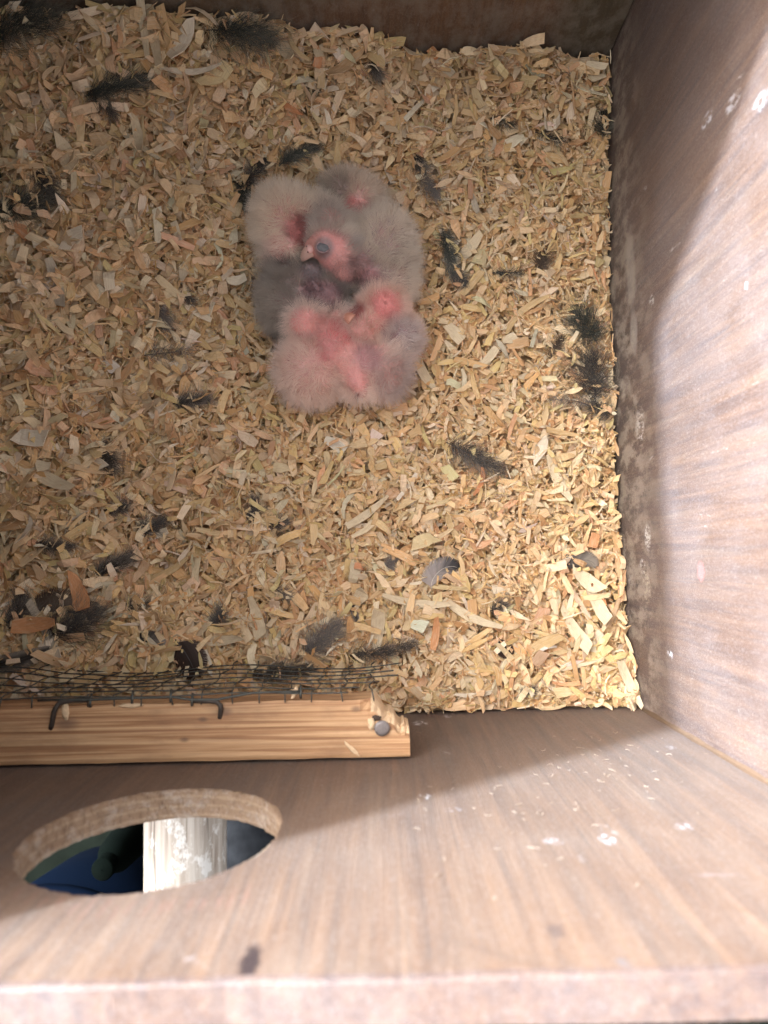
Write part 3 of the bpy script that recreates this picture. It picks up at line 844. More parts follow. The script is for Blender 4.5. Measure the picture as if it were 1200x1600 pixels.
REG = [((30, 330), (60, 200), 'in the back left corner of the bed'), ((380, 620), (60, 170), 'by the middle of the back wall'), ((640, 780), (80, 200), 'near the back wall right of its middle'),
       ((800, 940), (100, 230), 'in the back right corner of the bed'), ((20, 180), (220, 420), 'near the left wall'), ((200, 370), (200, 420), 'up and left of the chicks'),
       ((680, 800), (220, 420), 'up and right of the chicks'), ((810, 940), (250, 470), 'by the upper right wall'), ((20, 190), (450, 640), 'left of the bed centre at the left wall'),
       ((210, 385), (430, 640), 'just left of the chicks'), ((665, 860), (440, 660), 'just right of the chicks'), ((20, 200), (660, 860), 'in the lower left of the bed'),
       ((220, 440), (660, 820), 'below and left of the chicks'), ((450, 680), (660, 820), 'straight below the chicks'), ((700, 940), (670, 860), 'by the lower right wall'),
       ((30, 240), (870, 1010), 'above the left end of the wire mesh'), ((260, 520), (840, 1010), 'above the middle of the wire mesh'), ((540, 760), (830, 1010), 'above the right end of the batten'),
       ((780, 960), (880, 1060), 'in the front right corner of the bed')]
FEA_KEEP = []
combos_all = [(c, s) for c in COLS for s in SHP]
need = 300 - len(HAND)
rr = random.Random(99)
idx = 0
plan = []
for ri, reg in enumerate(REG):
    cs = combos_all[:]; rr.shuffle(cs)
    q = need // len(REG) + (1 if ri < need % len(REG) else 0)
    ws = {'white': 1.2, 'cream': 4, 'pale yellow': 1.2, 'golden': 3.0, 'tan': 2.0, 'orange brown': .5, 'grey': .7}
    cs.sort(key=lambda c: rr.random() ** (1 / ws[c[0]]), reverse=True)
    for j in range(q):
        plan.append((reg, cs[j]))
for (xr_, yr_, where), (c, s) in plan:
    L, W, cu, tw, be, ta = SHP[s]
    m = rr.uniform(.62, .98)
    px, py = rr.uniform(*xr_), rr.uniform(*yr_)
    sg = rr.choice((-1, 1))
    shaving(px, py, rr.uniform(0, math.pi), L * m, W * m, cu * rr.uniform(1.2, 2.2) * (1 if s == 'curled ribbon' else sg), tw * sg, be * sg, ta, tuple(v * rr.uniform(.9, 1.05) for v in COLS[c]),
            f'{c} {s} {where}', lift=.0030, tilt=.16, seed=900 + k); k += 1

# tiny fibres clinging to the front wall and right wall
def fibres(n, seed):
    r = np.random.default_rng(seed)
    px = np.concatenate([r.normal(960, 90, n), r.normal(820, 130, n // 2)]); py = np.concatenate([r.normal(1195, 40, n), r.normal(1290, 60, n // 2)])
    P = []; yaw = []
    for a, b in zip(px, py):
        q = on_front(a, b)
        if q.x < XR - .004 and q.z > .004: P.append((q.x, YF + .0006, q.z))
    P = np.array(P); m = len(P)
    V, F, T, G = flakes(P, r.uniform(.0008, .0040, m), r.uniform(.0001, .00028, m), np.full(m, .0001), np.zeros(m), r.uniform(-1.5, 1.5, m), r.uniform(1.3, 1.8, m), r.normal(0, 1, m), r.normal(0, .3, m), r.normal(0, 1.2, m), np.tile([.36, .29, .22], (m, 1)), np.full(m, .3), seed)
    V[:, 1] = np.maximum(V[:, 1], YF + .0002)
    return mesh_np('wall_dust', V, F, 4, [('tint', 'FLOAT_COLOR', T), ('grain', 'FLOAT_VECTOR', G)])
tag(link('wood_dust', fibres(60, 5), M_shav), 'fine wood fibres clinging to the inside of the front wall', 'wood dust', kind='stuff')

# ------------------------------------------------------------------ feathers
def mat_feather(name, a, b):
    t = NT(name); g = t.attr('grain', 'Vector')
    n = t.noise(t.mapv(g, (3, 3, 1)), 1.0, 3, .6)
    sx = t.n.new('ShaderNodeSeparateXYZ'); t.l.new(g, sx.inputs[0])
    c = t.mix(t.ramp(t.math('ADD', sx.outputs[0], t.math('MULTIPLY', t.math('SUBTRACT', n, .5), .5)), [(.25, 0.0), (.75, 1.0)]), a, b)
    t.set(t.b, 'Base Color', c); t.set(t.b, 'Roughness', .55); t.set(t.b, 'Specular IOR Level', .3)
    tr = t.n.new('ShaderNodeBsdfTranslucent'); t.set(tr, 'Color', c)
    mx = t.n.new('ShaderNodeMixShader'); mx.inputs[0].default_value = .2
    t.l.new(t.b.outputs[0], mx.inputs[1]); t.l.new(tr.outputs[0], mx.inputs[2]); t.l.new(mx.outputs[0], t.out.inputs[0])
    return t.m
FM = {'black': mat_feather('black_feather', (.050, .041, .034), (.28, .235, .19)), 'green': mat_feather('green_black_feather', (.042, .045, .036), (.23, .21, .165)),
      'grey': mat_feather('grey_feather', (.16, .135, .12), (.34, .29, .24)), 'dgrey': mat_feather('dark_grey_feather', (.060, .052, .046), (.19, .16, .13)),
      'brown': mat_feather('brown_feather', (.10, .070, .050), (.16, .115, .08)), 'lilac': mat_feather('pale_grey_feather', (.40, .34, .31), (.05, .045, .045)),
      'choc': mat_feather('smooth_brown_feather', (.040, .024, .018), (.060, .034, .024))}
M_quill = mat_simple('feather_quill', (.60, .54, .46), .4, var=.1, bump=.05)
M_quill_dark = mat_simple('dark_quill', (.06, .05, .045), .5, var=.2, bump=.05)
def feather(px, py, ang, L, W, mat, style, label, lift=.0055, seed=0):
    """style: fluffy (loose down), contour (close vane), wisp (few long barbs)"""
    r = random.Random(seed)
    z0 = 0.
    for _ in range(3):
        q = at(px, py, z0); z0 = float(H(q.x, q.y)) + lift
    q = at(px, py, z0)
    x = min(max(q.x, XL + .008), XR - .006); y = min(max(q.y, YF + .006), YB - .008)
    root = empty('feather', (x, y, z0 - .004), ang)
    tag(root, label, 'feather', 'loose moulted feathers on the bedding')
    bend = r.uniform(-.5, .5) if style != 'crescent' else 1.7
    arch = r.uniform(.10, .22)
    def S_(t):
        a = bend * (t - .5)
        return Vector(((t - .5) * L * (1 - .08 * bend * bend * 4 * (t - .5) ** 2), -L * bend * .5 * ((t - .5) ** 2 - .08), .004 + arch * L * (1 - 4 * (t - .5) ** 2) * .35))
    bm = bmesh.new()
    tube(bm, [S_(t / 10) for t in range(11)], [(.00034 if style == 'contour' else .00022) * (1 - .085 * t) + .00004 for t in range(11)], 6)
    qo = obj_bm('quill', bm, M_quill if (mat == 'lilac' or 'quill' in label) else M_quill_dark, root, True)
    Vt, Fc, Gt = [], [], []
    nb = {'fluffy': 400 if L > .019 else 240, 'contour': 190, 'wisp': 90, 'crescent': 170}[style]
    for side in (-1, 1):
        for i in range(nb):
            t = .10 + .9 * (i + r.random() * .6) / nb
            p = S_(t) + (Vector((r.gauss(0, .07) * L, r.gauss(0, .12) * W, r.gauss(0, .03) * W)) if style in ('fluffy', 'wisp') else Vector()); tn = (S_(min(1, t + .02)) - S_(t - .02)).normalized(); sd = Vector((-tn.y, tn.x, 0)).normalized() * side
            env = (math.sin(math.pi * min(1, (t ** .7))) ** .55 if t < 1 else 0) * .5 * W + .0008
            cn = noise.noise(Vector((t * 7, side * 3.3, seed + .37)))
            if style in ('contour', 'crescent'):
                ln = env * 1.25 * r.uniform(.93, 1.03); th = .55 + .55 * t; wd = .00042; wob = .05; lo = .02
            elif style == 'fluffy':
                ln = env * 1.75 * r.uniform(.25, 1.1); th = .45 + .8 * t; wd = .00009; wob = .95; lo = .18; ln *= 1 + 1.1 * cn; th += cn * .9
            else:
                ln = env * 1.7 * r.uniform(.3, 1.2); th = .5 + .6 * t; wd = .00008; wob = .9; lo = .15
            th += r.uniform(-wob, wob) * .5
            th = th + 0.0
            d = (sd * math.cos(th * 1.0) + tn * math.sin(th * 1.0)).normalized()
            cur = r.uniform(-wob, wob) * 1.2 + (cn * 2.5 if style in ('fluffy', 'wisp') else 0); up = r.uniform(-.1, 1) * lo
            c = p.copy(); b0 = len(Vt); ns = 4
            for s in range(ns + 1):
                u = s / ns
                w = wd * (1 - .75 * u)
                pr = tn if style in ('contour', 'crescent') else Vector((-d.y, d.x, .25)).normalized()
                Vt.append(c + pr * w); Vt.append(c - pr * w)
                gx_ = u if style != 'crescent' else t
                Gt += [(gx_ if style != 'lil' else t, t * 3 + side, r.random() * .2)] * 2
                dd = (d + Vector((-d.y, d.x, 0)) * cur * u + Vector((0, 0, up * (1 - u * 1.2) - (.35 * u if style != 'fluffy' else .15 * u)))).normalized()
                c = c + dd * ln / ns
                if s: Fc.append((b0 + 2 * s - 2, b0 + 2 * s - 1, b0 + 2 * s + 1, b0 + 2 * s))
    V = np.array([tuple(v) for v in Vt]); V[:, 2] = np.maximum(V[:, 2], -.001)
    me = mesh_np('vane', V, np.array(Fc), 4, [('grain', 'FLOAT_VECTOR', np.array(Gt))])
    o = link('vane', me, FM[mat], root)
    return root
def chips_over(spots, seed):
    # small chips fallen over the feathers
    r = np.random.default_rng(seed); P = []
    for px, py, a, L, W, *_ in spots:
        for _k in range(int(4 + L * 260)):
            z0 = 0.
            q = at(px, py, float(H(at(px, py, 0).x, at(px, py, 0).y)))
            x = min(max(q.x + r.normal(0, L * .36), XL + .006), XR - .005); y = min(max(q.y + r.normal(0, W * .5), YF + .005), YB - .006)
            if off_chicks(x, y, .97): P.append((x, y, float(H(x, y)) + r.uniform(.0025, .0062)))
    P = np.array(P); m = len(P)
    L = r.uniform(.0025, .011, m); W = np.minimum(r.uniform(.0005, .0036, m), L * .7)
    tint = PAL[r.choice(len(PAL), m)] * r.uniform(.88, 1.06, (m, 1))
    V, F, T, G = flakes(P, L, W, np.full(m, .00025), r.uniform(0, 6.28, m), r.normal(0, .3, m), r.normal(0, .35, m), r.normal(0, .9, m), r.normal(0, .5, m), r.normal(0, .3, m), np.clip(tint, 0, 1), r.choice([.1, .3, .7], m), seed)
    tag(link('wood_chips', mesh_np('wood_chips', V, F, 4, [('tint', 'FLOAT_COLOR', T), ('grain', 'FLOAT_VECTOR', G)]), M_shav), 'small loose chips lying over the feathers', 'bedding', kind='stuff')
FE = [
    (915, 512, 125, .025, .027, 'green', 'fluffy', 'fluffy olive black feather by the right wall, upper of the pair'),
    (926, 592, 95, .030, .030, 'dgrey', 'fluffy', 'large fluffy dark grey feather by the right wall, lower of the pair'),
    (940, 640, 150, .015, .014, 'black', 'fluffy', 'small black tuft at the foot of the large grey feather'),
    (893, 628, 170, .026, .010, 'grey', 'wisp', 'thin grey wisps trailing left of the large grey feather'),
    (738, 712, -28, .036, .018, 'black', 'fluffy', 'ragged brown black feather right of centre, woven through with chips'),
    (905, 880, 12, .024, .011, 'black', 'crescent', 'black crescent feather near the lower right wall'),
    (688, 897, 40, .026, .013, 'lilac', 'crescent', 'curled pale grey feather with a black tip'),
    (553, 952, -75, .017, .0035, 'black', 'contour', 'narrow black sliver of a feather above the batten end'),
    (778, 950, 20, .010, .008, 'black', 'fluffy', 'tiny black tuft in the lower right of the bed'),
    (787, 1010, -60, .011, .009, 'choc', 'contour', 'small brown feather tip in the lower right of the bed'),
    (500, 1000, 35, .026, .017, 'grey', 'fluffy', 'soft grey feather with a dark base behind the mesh'),
    (592, 1018, 8, .040, .011, 'black', 'fluffy', 'long dark feather lying above the right end of the batten'),
    (292, 1025, -60, .023, .018, 'choc', 'contour', 'smooth dark brown oval feather standing behind the mesh'),
    (238, 1000, -12, .019, .006, 'black', 'crescent', 'thin black curved feather left of the smooth brown one'),
    (340, 970, 70, .010, .009, 'dgrey', 'fluffy', 'small dark tuft right of the rectangular tan chip'),
    (112, 978, 20, .034, .024, 'dgrey', 'fluffy', 'big fluffy charcoal feather in the lower left'),
    (88, 948, 5, .026, .016, 'brown', 'crescent', 'arched brown grey feather behind the big charcoal one'),
    (28, 962, 70, .020, .018, 'black', 'fluffy', 'dark feather at the left edge beside the orange chip'),
    (175, 885, 25, .022, .012, 'black', 'fluffy', 'black feather with a white quill above the orange shaving'),
    (85, 853, -5, .022, .007, 'black', 'fluffy', 'flat black feather buried near the left edge'),
    (180, 795, 10, .013, .009, 'black', 'fluffy', 'small black tuft left of the round grey tuft'),
    (235, 825, 30, .017, .013, 'dgrey', 'fluffy', 'round grey tuft with pale strands over it'),
    (163, 712, -55, .020, .014, 'black', 'fluffy', 'small black feather beside the torn white flake'),
    (212, 945, 10, .016, .010, 'dgrey', 'wisp', 'grey wisp above the rectangular tan chip'),
    (298, 628, 5, .021, .009, 'black', 'fluffy', 'dark feather lying left of the lowest chick'),
    (262, 552, 5, .030, .014, 'grey', 'wisp', 'wispy grey feather beside the crumpled white flake'),
    (252, 490, -70, .017, .013, 'grey', 'fluffy', 'soft light grey feather left of the dark chick'),
    (285, 463, -30, .013, .008, 'dgrey', 'fluffy', 'small dark tuft above the soft light grey feather'),
    (402, 268, 55, .026, .012, 'black', 'fluffy', 'dark feather poking up behind the left chick'),
    (380, 300, -80, .020, .015, 'green', 'fluffy', 'green black fluffy feather touching the left chick'),
    (465, 243, 25, .026, .010, 'green', 'fluffy', 'dark feather half buried behind the chicks'),
    (655, 255, -70, .013, .010, 'black', 'fluffy', 'small black tuft under two white curls'),
    (672, 290, -60, .018, .014, 'grey', 'fluffy', 'brownish grey fluff below the two white curls'),
    (700, 392, -75, .032, .014, 'green', 'fluffy', 'long green black feather right of the topmost chick'),
    (716, 435, -40, .016, .010, 'dgrey', 'fluffy', 'dark tuft below the long green black feather'),
    (790, 427, 0, .022, .007, 'green', 'wisp', 'flat olive wisps below the long golden stick'),
    (846, 408, 80, .013, .012, 'brown', 'fluffy', 'round brown tuft in the right of the bed'),
    (942, 195, 85, .018, .012, 'green', 'fluffy', 'dark green feather against the upper right wall'),
    (868, 545, 60, .016, .008, 'brown', 'fluffy', 'brown feather tip left of the fluffy pair'),
    (395, 800, 80, .013, .009, 'dgrey', 'fluffy', 'small grey tuft left of the curled cream shaving'),
    (430, 818, 5, .013, .008, 'black', 'fluffy', 'dark gap under the curled cream shaving, its shade filled in with black barbs'),  # tuft put in for the shade of a gap between shavings
    (612, 880, 30, .010, .008, 'grey', 'fluffy', 'tiny grey tuft left of the curled pale feather'),
    (445, 928, -30, .017, .010, 'grey', 'wisp', 'faint grey wisp in the middle of the lower bed'),
    (375, 55, -10, .038, .030, 'green', 'fluffy', 'big dark green feather against the back wall'),
    (28, 48, 20, .044, .038, 'green', 'fluffy', 'big dark green feather in the back left corner'),
    (180, 140, 15, .034, .018, 'green', 'fluffy', 'dark feather half buried in the upper left'),
    (160, 160, -50, .024, .010, 'black', 'fluffy', 'narrow black feather crossing the one in the upper left'),
    (30, 325, 10, .032, .022, 'green', 'fluffy', 'dark green feather at the left wall'),
    (70, 285, -60, .020, .012, 'dgrey', 'fluffy', 'dark grey feather just above the one at the left wall'),
    (30, 1030, 15, .034, .010, 'black', 'contour', 'dark flight feather behind the left end of the mesh'),
    (585, 108, -70, .012, .008, 'black', 'fluffy', 'small black tuft near the back wall'),
    (480, 140, -20, .016, .008, 'green', 'wisp', 'faint green wisp above the chicks'),
    (860, 215, -20, .020, .010, 'green', 'wisp', 'dark olive wisp near the back right corner'),
    (785, 190, -20, .016, .009, 'green', 'wisp', 'dark olive wisp right of the long bowed strand'),
    (440, 1050, 5, .036, .012, 'black', 'fluffy', 'flattened black feather just inside the wire mesh'),
    (822, 1082, 20, .008, .006, 'black', 'fluffy', 'tiny dark hole at the foot of the front wall, shaded in with black barbs'),  # black barbs stand in for the shade inside a small hole
]
chips_over(FE, 77)
for i, f in enumerate(FE):
    px, py, a, L, W, m, st_, lab = f
    feather(px, py, a * DEG, L, W, m, st_, lab, lift=.0036 if L > .02 else .0028, seed=40 + i)

# ------------------------------------------------------------------ chicks
def mat_skin():
    t = NT('chick_skin'); c = t.attr('tint'); co = t.coord()
    n = t.noise(co, 900, 4, .6); n2 = t.noise(co, 220, 3, .6)
    c2 = t.mix(t.ramp(n, [(.35, .30), (.6, 0)]), c, (.45, .12, .11))
    c2 = t.mix(t.ramp(n2, [(.5, 0), (.8, .3)]), c2, (.80, .52, .45))
    t.set(t.b, 'Base Color', c2); t.set(t.b, 'Roughness', .45); t.set(t.b, 'Specular IOR Level', .4)
    t.set(t.b, 'Subsurface Weight', .25); t.set(t.b, 'Subsurface Radius', (.0030, .0012, .0008)); t.set(t.b, 'Subsurface Scale', 1.0)
    t.bump(n, .6, .0006)
    return t.m
def mat_down():
    t = NT('chick_down'); c = t.attr('tint')
    d = t.n.new('ShaderNodeBsdfDiffuse'); t.set(d, 'Color', c)
    tr = t.n.new('ShaderNodeBsdfTranslucent'); t.set(tr, 'Color', c)
    mx = t.n.new('ShaderNodeMixShader'); mx.inputs[0].default_value = .35
    t.l.new(d.outputs[0], mx.inputs[1]); t.l.new(tr.outputs[0], mx.inputs[2]); t.l.new(mx.outputs[0], t.out.inputs[0])
    return t.m
M_skin, M_down = mat_skin(), mat_down()
M_eye = mat_simple('closed_eyelid', (.12, .115, .125), .42, var=.75, scale=330, bump=.6)
M_beak = mat_simple('chick_beak', (.66, .42, .35), .4, var=.2, scale=500, bump=.2)
M_skin_pink = mat_simple('cere_skin', (.70, .40, .36), .5, var=.2, scale=900, bump=.4)
M_dark = mat_simple('nostril_dark', (.10, .05, .045), .7)

def body_mesh(blobs, voxel=.0011, smooth=14):
    bm = bmesh.new()
    for px, py, z, rx, ry, rz, rot in blobs:
        c = at(px, py, z)
        M = Matrix.Translation(c) @ Matrix.Rotation(rot * DEG, 4, 'Z') @ Matrix.Diagonal((rx, ry, rz, 1))
        bmesh.ops.create_icosphere(bm, subdivisions=3, radius=1, matrix=M)
    me = bpy.data.meshes.new('tmp'); bm.to_mesh(me); bm.free()
    o = bpy.data.objects.new('tmp', me); COL.objects.link(o)
    m = o.modifiers.new('r', 'REMESH'); m.mode = 'VOXEL'; m.voxel_size = voxel
    s = o.modifiers.new('s', 'SMOOTH'); s.factor = .6; s.iterations = smooth
    dg = bpy.context.evaluated_depsgraph_get()
    out = bpy.data.meshes.new_from_object(o.evaluated_get(dg))
    bpy.data.objects.remove(o); bpy.data.meshes.remove(me)
    return out

def chick(label, blobs, skin, hair, patches, n_hair, L0=.0085, lean=(0, 0), seed=0):
    """patches: (px, py, z, radius, skin colour, hair colour or None, hair length factor)"""
    n_hair = int(n_hair * .86)
    me = body_mesh(blobs)
    n = len(me.vertices)
    co = np.empty(n * 3, np.float32); me.vertices.foreach_get('co', co); co = co.reshape(-1, 3)
    cen = co.mean(0); base = np.array([cen[0], cen[1], co[:, 2].min()])
    PP = [(np.array(at(px, py, z)), r, np.array(sc), None if hc is None else np.array(hc), hl) for px, py, z, r, sc, hc, hl in patches]
    def shade(pts):
        sk = np.tile(np.array(skin, float), (len(pts), 1)); hr = np.tile(np.array(hair, float), (len(pts), 1)); ln = np.ones(len(pts))
        for c, r, sc, hc, hl in PP:
            # distance measured along the line of sight's ground plane keeps the patch on the skin facing up
            d = np.sqrt(((pts - c) ** 2 * np.array([1, 1, .35])).sum(1)) / r
            f = np.clip(1.35 - d, 0, .7) / .7; f = f * f * (3 - 2 * f)
            sk = sk * (1 - f[:, None]) + sc * f[:, None]
            if hc is not None: hr = hr * (1 - f[:, None]) + hc * f[:, None]
            ln = ln * (1 - f) + hl * f
        return sk, hr, ln
    sk, _, _ = shade(co)
    a = me.attributes.new('tint', 'FLOAT_COLOR', 'POINT'); a.data.foreach_set('color', np.concatenate([sk, np.ones((n, 1))], 1).astype(np.float32).ravel())
    # hair roots, by area
    me.calc_loop_triangles()
    nt = len(me.loop_triangles); tv = np.empty(nt * 3, np.int32); me.loop_triangles.foreach_get('vertices', tv); tv = tv.reshape(-1, 3)
    A, B, C_ = co[tv[:, 0]], co[tv[:, 1]], co[tv[:, 2]]
    cr = np.cross(B - A, C_ - A); ar = np.linalg.norm(cr, axis=1); nr = cr / (ar[:, None] + 1e-12)
    ok = nr[:, 2] > -.45
    pr = ar * ok; pr /= pr.sum()
    r = np.random.default_rng(seed)
    ti = r.choice(nt, n_hair, p=pr)
    u, v = r.uniform(0, 1, n_hair), r.uniform(0, 1, n_hair); s = u + v > 1; u[s] = 1 - u[s]; v[s] = 1 - v[s]
    P = A[ti] * (1 - u - v)[:, None] + B[ti] * u[:, None] + C_[ti] * v[:, None]; N = nr[ti]
    _, hr, ln = shade(P)
    root = empty('parrot_chick', tuple(base))
    tag(root, label, 'chick', 'downy parrot chicks huddled on the shavings')
    me.transform(Matrix.Translation(-Vector(base)))
    body = link('body', me, M_skin, root, True)
    # clumped directions
    cl = np.array([tuple(noise.noise_vector(Vector(p) * 170)) for p in P]) ; cl2 = np.array([tuple(noise.noise_vector(Vector(p) * 60 + Vector((9, 1, 4)))) for p in P])
    d0 = N + .60 * cl + .50 * cl2 + r.normal(0, .17, (n_hair, 3)) + np.array([lean[0], lean[1], 0.0])
    d0 /= np.linalg.norm(d0, axis=1, keepdims=True)
    Lh = L0 * ln * r.uniform(.45, 1.12, n_hair) * (1 + .35 * cl2[:, 0]) * np.where(r.uniform(0, 1, n_hair) < .03, 1.35, 1)
    drift = r.normal(0, .25, (n_hair, 3)) + .5 * cl
    drift[:, 2] -= .25
    K = 5
    pts = np.zeros((n_hair, K, 3)); c = P - base; pts[:, 0] = c - N * .0003
    d = d0.copy()
    for k in range(1, K):
        c = c + d * (Lh / (K - 1))[:, None]; pts[:, k] = c
        d = d + drift * .28; d /= np.linalg.norm(d, axis=1, keepdims=True)
    hc = bpy.data.hair_curves.new('down')
    hc.add_curves([K] * n_hair)
    hc.points.foreach_set('position', pts.astype(np.float32).ravel())
    rad = np.tile(np.array([1, .9, .75, .5, .2]) * .000060, (n_hair, 1))
    hc.points.foreach_set('radius', rad.astype(np.float32).ravel())
    at_ = hc.attributes.new('tint', 'FLOAT_COLOR', 'CURVE')
    hr = hr * r.uniform(.88, 1.10, (n_hair, 1))
    at_.data.foreach_set('color', np.concatenate([np.clip(hr, 0, 1), np.ones((n_hair, 1))], 1).astype(np.float32).ravel())
    hc.materials.append(M_down)
    ho = bpy.data.objects.new('down', hc); COL.objects.link(ho); ho.parent = root
    return root, Vector(base)

def beak(root, base, px, py, z, ang, L, w, name='beak', droop=.5, mat=None):
    """hooked upper mandible with a shorter lower one under it"""
    p = at(px, py, z) - base
    for nm, l, ww, dz, dr in ((name, L, w, 0, droop), ('lower_' + name, L * .68, w * .75, -w * .55, droop * .4)):
        bm = bmesh.new(); prev = None; n = 14; K = 9
        for i in range(K + 1):
            u = i / K
            rr_ = ww * (1 - u ** 1.9) ** .6 + .0002
            cx = l * u * (1 - .12 * u); cz = dz - dr * l * u * u
            ring = [bm.verts.new((p.x + math.cos(ang) * cx - math.sin(ang) * math.cos(a * 2 * math.pi / n) * rr_,
                                  p.y + math.sin(ang) * cx + math.cos(ang) * math.cos(a * 2 * math.pi / n) * rr_,
                                  p.z + cz + math.sin(a * 2 * math.pi / n) * rr_ * .8)) for a in range(n)]
            if prev:
                for k in range(n): bm.faces.new((prev[k], prev[(k + 1) % n], ring[(k + 1) % n], ring[k]))
            else: bm.faces.new(ring)
            prev = ring
        bm.faces.new(prev)
        obj_bm(nm, bm, mat or M_beak, root, True)

def eye(root, base, px, py, z, r, sc=(1, 1, .7)):
    p = at(px, py, z) - base
    bm = bmesh.new(); bmesh.ops.create_uvsphere(bm, u_segments=32, v_segments=18, radius=r)
    for v in bm.verts:
        # lid seam across the bulge
        q = v.co.copy(); g = abs(q.y + .25 * q.x) / r
        k = 1 - (.07 * max(0, 1 - g * 7) if q.z > 0 else 0)
        v.co = Vector((q.x * sc[0] * k, q.y * sc[1] * k, q.z * sc[2] * k)) + p
    obj_bm('eyelid', bm, M_eye, root, True)

PINK = (.72, .38, .34); RED = (.60, .24, .22); PALE = (.66, .42, .38); GSK = (.46, .37, .34)
HG = (.82, .74, .65); HP = (.94, .79, .71); HD = (.50, .45, .405); HW = (.93, .84, .73)

# left chick: round body up on the left, bare flank low on its right side
chick('downy chick at the upper left of the huddle with a red bare flank',
      [(446, 352, .006, .0165, .0215, .0190, 15), (452, 388, .006, .0135, .0130, .0150, 0), (470, 340, .008, .0120, .0140, .0130, 0), (434, 408, .003, .0060, .0130, .0080, 15), (478, 368, .006, .0090, .0100, .0110, 0)],
      PALE, HW, [(470, 362, .018, .0085, RED, (.50, .27, .25), .45), (482, 378, .010, .0080, RED, (.40, .16, .15), .25), (436, 408, .010, .0068, (.66, .28, .27), (.60, .40, .38), .35), (430, 385, .018, .007, PINK, HP, .7)],
      17000, .0092, (-.15, .05), 1)
# topmost chick
chick('small downy chick at the top of the huddle with one raw pink patch',
      [(543, 305, .002, .0145, .0115, .0150, -25), (562, 318, .004, .0125, .0120, .0150, 0), (572, 338, 0, .0110, .0120, .0120, 0), (575, 365, -.003, .0120, .0130, .0120, 0)],
      PALE, (.80, .70, .60), [(548, 325, .016, .0062, (.68, .27, .25), (.70, .38, .35), .22), (565, 336, .014, .0080, PINK, (.68, .44, .43), .5), (528, 300, .01, .008, GSK, (.54, .47, .40), .9)],
      14000, .0080, (.1, .12), 2)
# dark chick
r4, b4 = chick('dark grey downy chick on the left side below the face',
      [(452, 474, .000, .0155, .0200, .0180, 10), (462, 462, .006, .0180, .0170, .0170, 0), (500, 462, .006, .0150, .0120, .0140, -25), (522, 472, .003, .0080, .0080, .0090, -30), (487, 430, .008, .0090, .0090, .0090, 0), (452, 436, .006, .0110, .0100, .0120, 0)],
      GSK, HD, [(487, 424, .020, .0075, (.30, .255, .26), (.30, .26, .255), .18), (515, 462, .018, .0085, (.33, .22, .23), (.33, .25, .26), .25), (490, 458, .020, .008, (.33, .21, .22), (.32, .24, .25), .5), (452, 412, .012, .006, (.15, .11, .10), (.32, .27, .25), .7), (415, 480, .01, .012, GSK, (.60, .54, .48), 1.0)],
      19000, .0088, (-.15, -.05), 4)
# right chick with the visible face; its head lies to the left over the others
r1, b1 = chick('grey downy chick on the right showing its pink face and closed eye',
      [(598, 388, .004, .0175, .0230, .0195, 10), (609, 432, .002, .0140, .0190, .0170, 0), (590, 420, .006, .0150, .0150, .0150, 0), (566, 408, .012, .0120, .0110, .0120, 0),
       (527, 392, .020, .0125, .0120, .0125, 0), (512, 382, .022, .0105, .0100, .0110, 0), (494, 386, .020, .0070, .0062, .0070, 0), (540, 418, .014, .0095, .0085, .0095, 0), (518, 356, .016, .0100, .0120, .0110, 20), (508, 338, .010, .0085, .0110, .0100, 15)],
      (.42, .32, .31), HG,
      [(530, 400, .030, .0105, (.72, .33, .30), (.66, .42, .40), .10), (508, 388, .030, .0100, (.70, .33, .30), (.60, .38, .36), .08), (488, 390, .024, .0080, (.72, .36, .31), (.60, .40, .36), .05), (541, 422, .022, .0085, (.66, .36, .33), (.50, .34, .33), .20), (562, 418, .022, .0075, (.36, .23, .22), (.30, .21, .20), .30),
       (526, 398, .033, .0013, (.38, .08, .08), None, 0.0), (505, 386, .032, .0058, (.26, .19, .19), None, 0.0), (512, 345, .022, .010, PALE, (.64, .57, .52), 1.0), (549, 388, .024, .0055, PALE, (.62, .56, .52), .85), (580, 440, .016, .007, (.50, .28, .28), (.44, .32, .32), .5), (625, 400, .02, .013, GSK, (.74, .67, .59), 1.0)],
      23000, .0088, (.1, .08), 3)
eye(r1, b1, 505, 386, .0306, .0033, (1.15, .9, .38))
bm = bmesh.new(); q = at(505, 386, .0309) - b1
tube(bm, [q + Vector((math.cos(a * .3142) * .0040, math.sin(a * .3142) * .0032, .0003 * math.sin(a * 2.3))) for a in range(21)], [.00050 + .00015 * math.sin(a * 1.9) for a in range(21)], 8)
obj_bm('eyelid_rim', bm, mat_simple('lid_skin', (.30, .19, .19), .6, var=.35, scale=900, bump=.5), r1, True)
beak(r1, b1, 486, 391, .0232, math.radians(205), .0085, .0036, droop=.8)
q = at(484, 389, .0262) - b1
lump('cere', q, .0021, (1, 1.25, .6), M_skin_pink, r1, 31, 2, .2, math.radians(25))
for sx_, sy_ in ((479, 385), (481, 394)): lump('nostril', at(sx_, sy_, .0268) - b1, .00045, (1, 1, .6), M_dark, r1, 7, 2, .2)
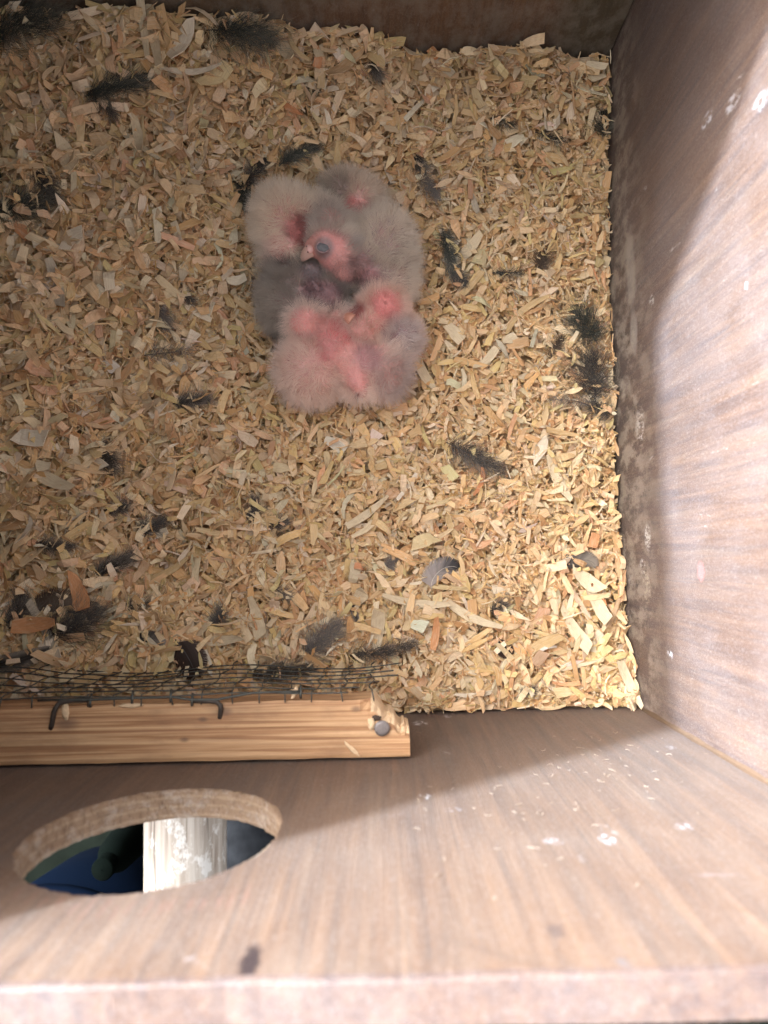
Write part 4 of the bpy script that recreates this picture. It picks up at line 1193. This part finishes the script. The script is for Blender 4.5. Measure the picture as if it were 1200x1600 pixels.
# pink headed chick on the right
r6, b6 = chick('pale pink headed chick at the lower right with an orange beak',
      [(600, 480, .008, .0130, .0130, .0140, 0), (583, 498, .010, .0110, .0110, .0120, 0), (566, 517, .010, .0092, .0098, .0110, 0), (556, 505, .010, .0070, .0080, .0080, 0), (625, 524, .000, .0120, .0130, .0130, 0), (610, 505, .002, .0120, .0120, .0120, 0)],
      PINK, (.90, .72, .63), [(603, 477, .022, .0085, (.74, .30, .28), (.76, .46, .43), .42), (566, 520, .020, .0065, PINK, (.76, .56, .49), .55), (556, 490, .016, .006, (.45, .12, .11), (.5, .25, .23), .3), (630, 524, .012, .012, (.46, .36, .37), (.74, .66, .63), 1.0), (606, 530, .010, .0055, (.42, .24, .25), (.62, .50, .49), .8)],
      16000, .0066, (.1, .05), 6)
beak(r6, b6, 551, 500, .0185, math.radians(140), .0085, .0033, droop=.6, mat=mat_simple('orange_beak', (.58, .27, .19), .35, var=.12))
# bottom chick: two fluffy haunches, bare rump between them, head tucked at the left
chick('lowest and pinkest chick lying across the bottom of the huddle',
      [(488, 578, .003, .0195, .0190, .0190, -10), (520, 545, .004, .0170, .0200, .0170, 20), (592, 575, .000, .0160, .0175, .0160, 15), (555, 570, .006, .0140, .0170, .0140, 10), (555, 592, .010, .0062, .0130, .0080, 25), (476, 503, .016, .0098, .0096, .0100, 0), (498, 516, .010, .0090, .0085, .0090, 0), (528, 515, .004, .0110, .0130, .0120, 0)],
      (.70, .44, .40), (.92, .78, .70),
      [(526, 522, .020, .0110, (.66, .24, .23), (.80, .56, .52), .45), (512, 545, .020, .0075, (.66, .28, .27), (.84, .62, .58), .6), (545, 560, .022, .0090, PINK, (.88, .67, .62), .45), (558, 592, .020, .0065, (.74, .36, .33), (.80, .58, .54), .22), (574, 560, .014, .0080, (.58, .32, .32), (.70, .52, .51), .6), (474, 503, .028, .0085, (.80, .38, .35), (.86, .66, .61), .50), (498, 508, .018, .006, PINK, (.80, .55, .52), .5), (560, 615, .012, .0014, (.25, .12, .11), (.3, .2, .2), .2), (620, 590, .01, .012, PALE, (.66, .56, .53), 1.0)],
      23000, .0090, (-.05, -.12), 5)
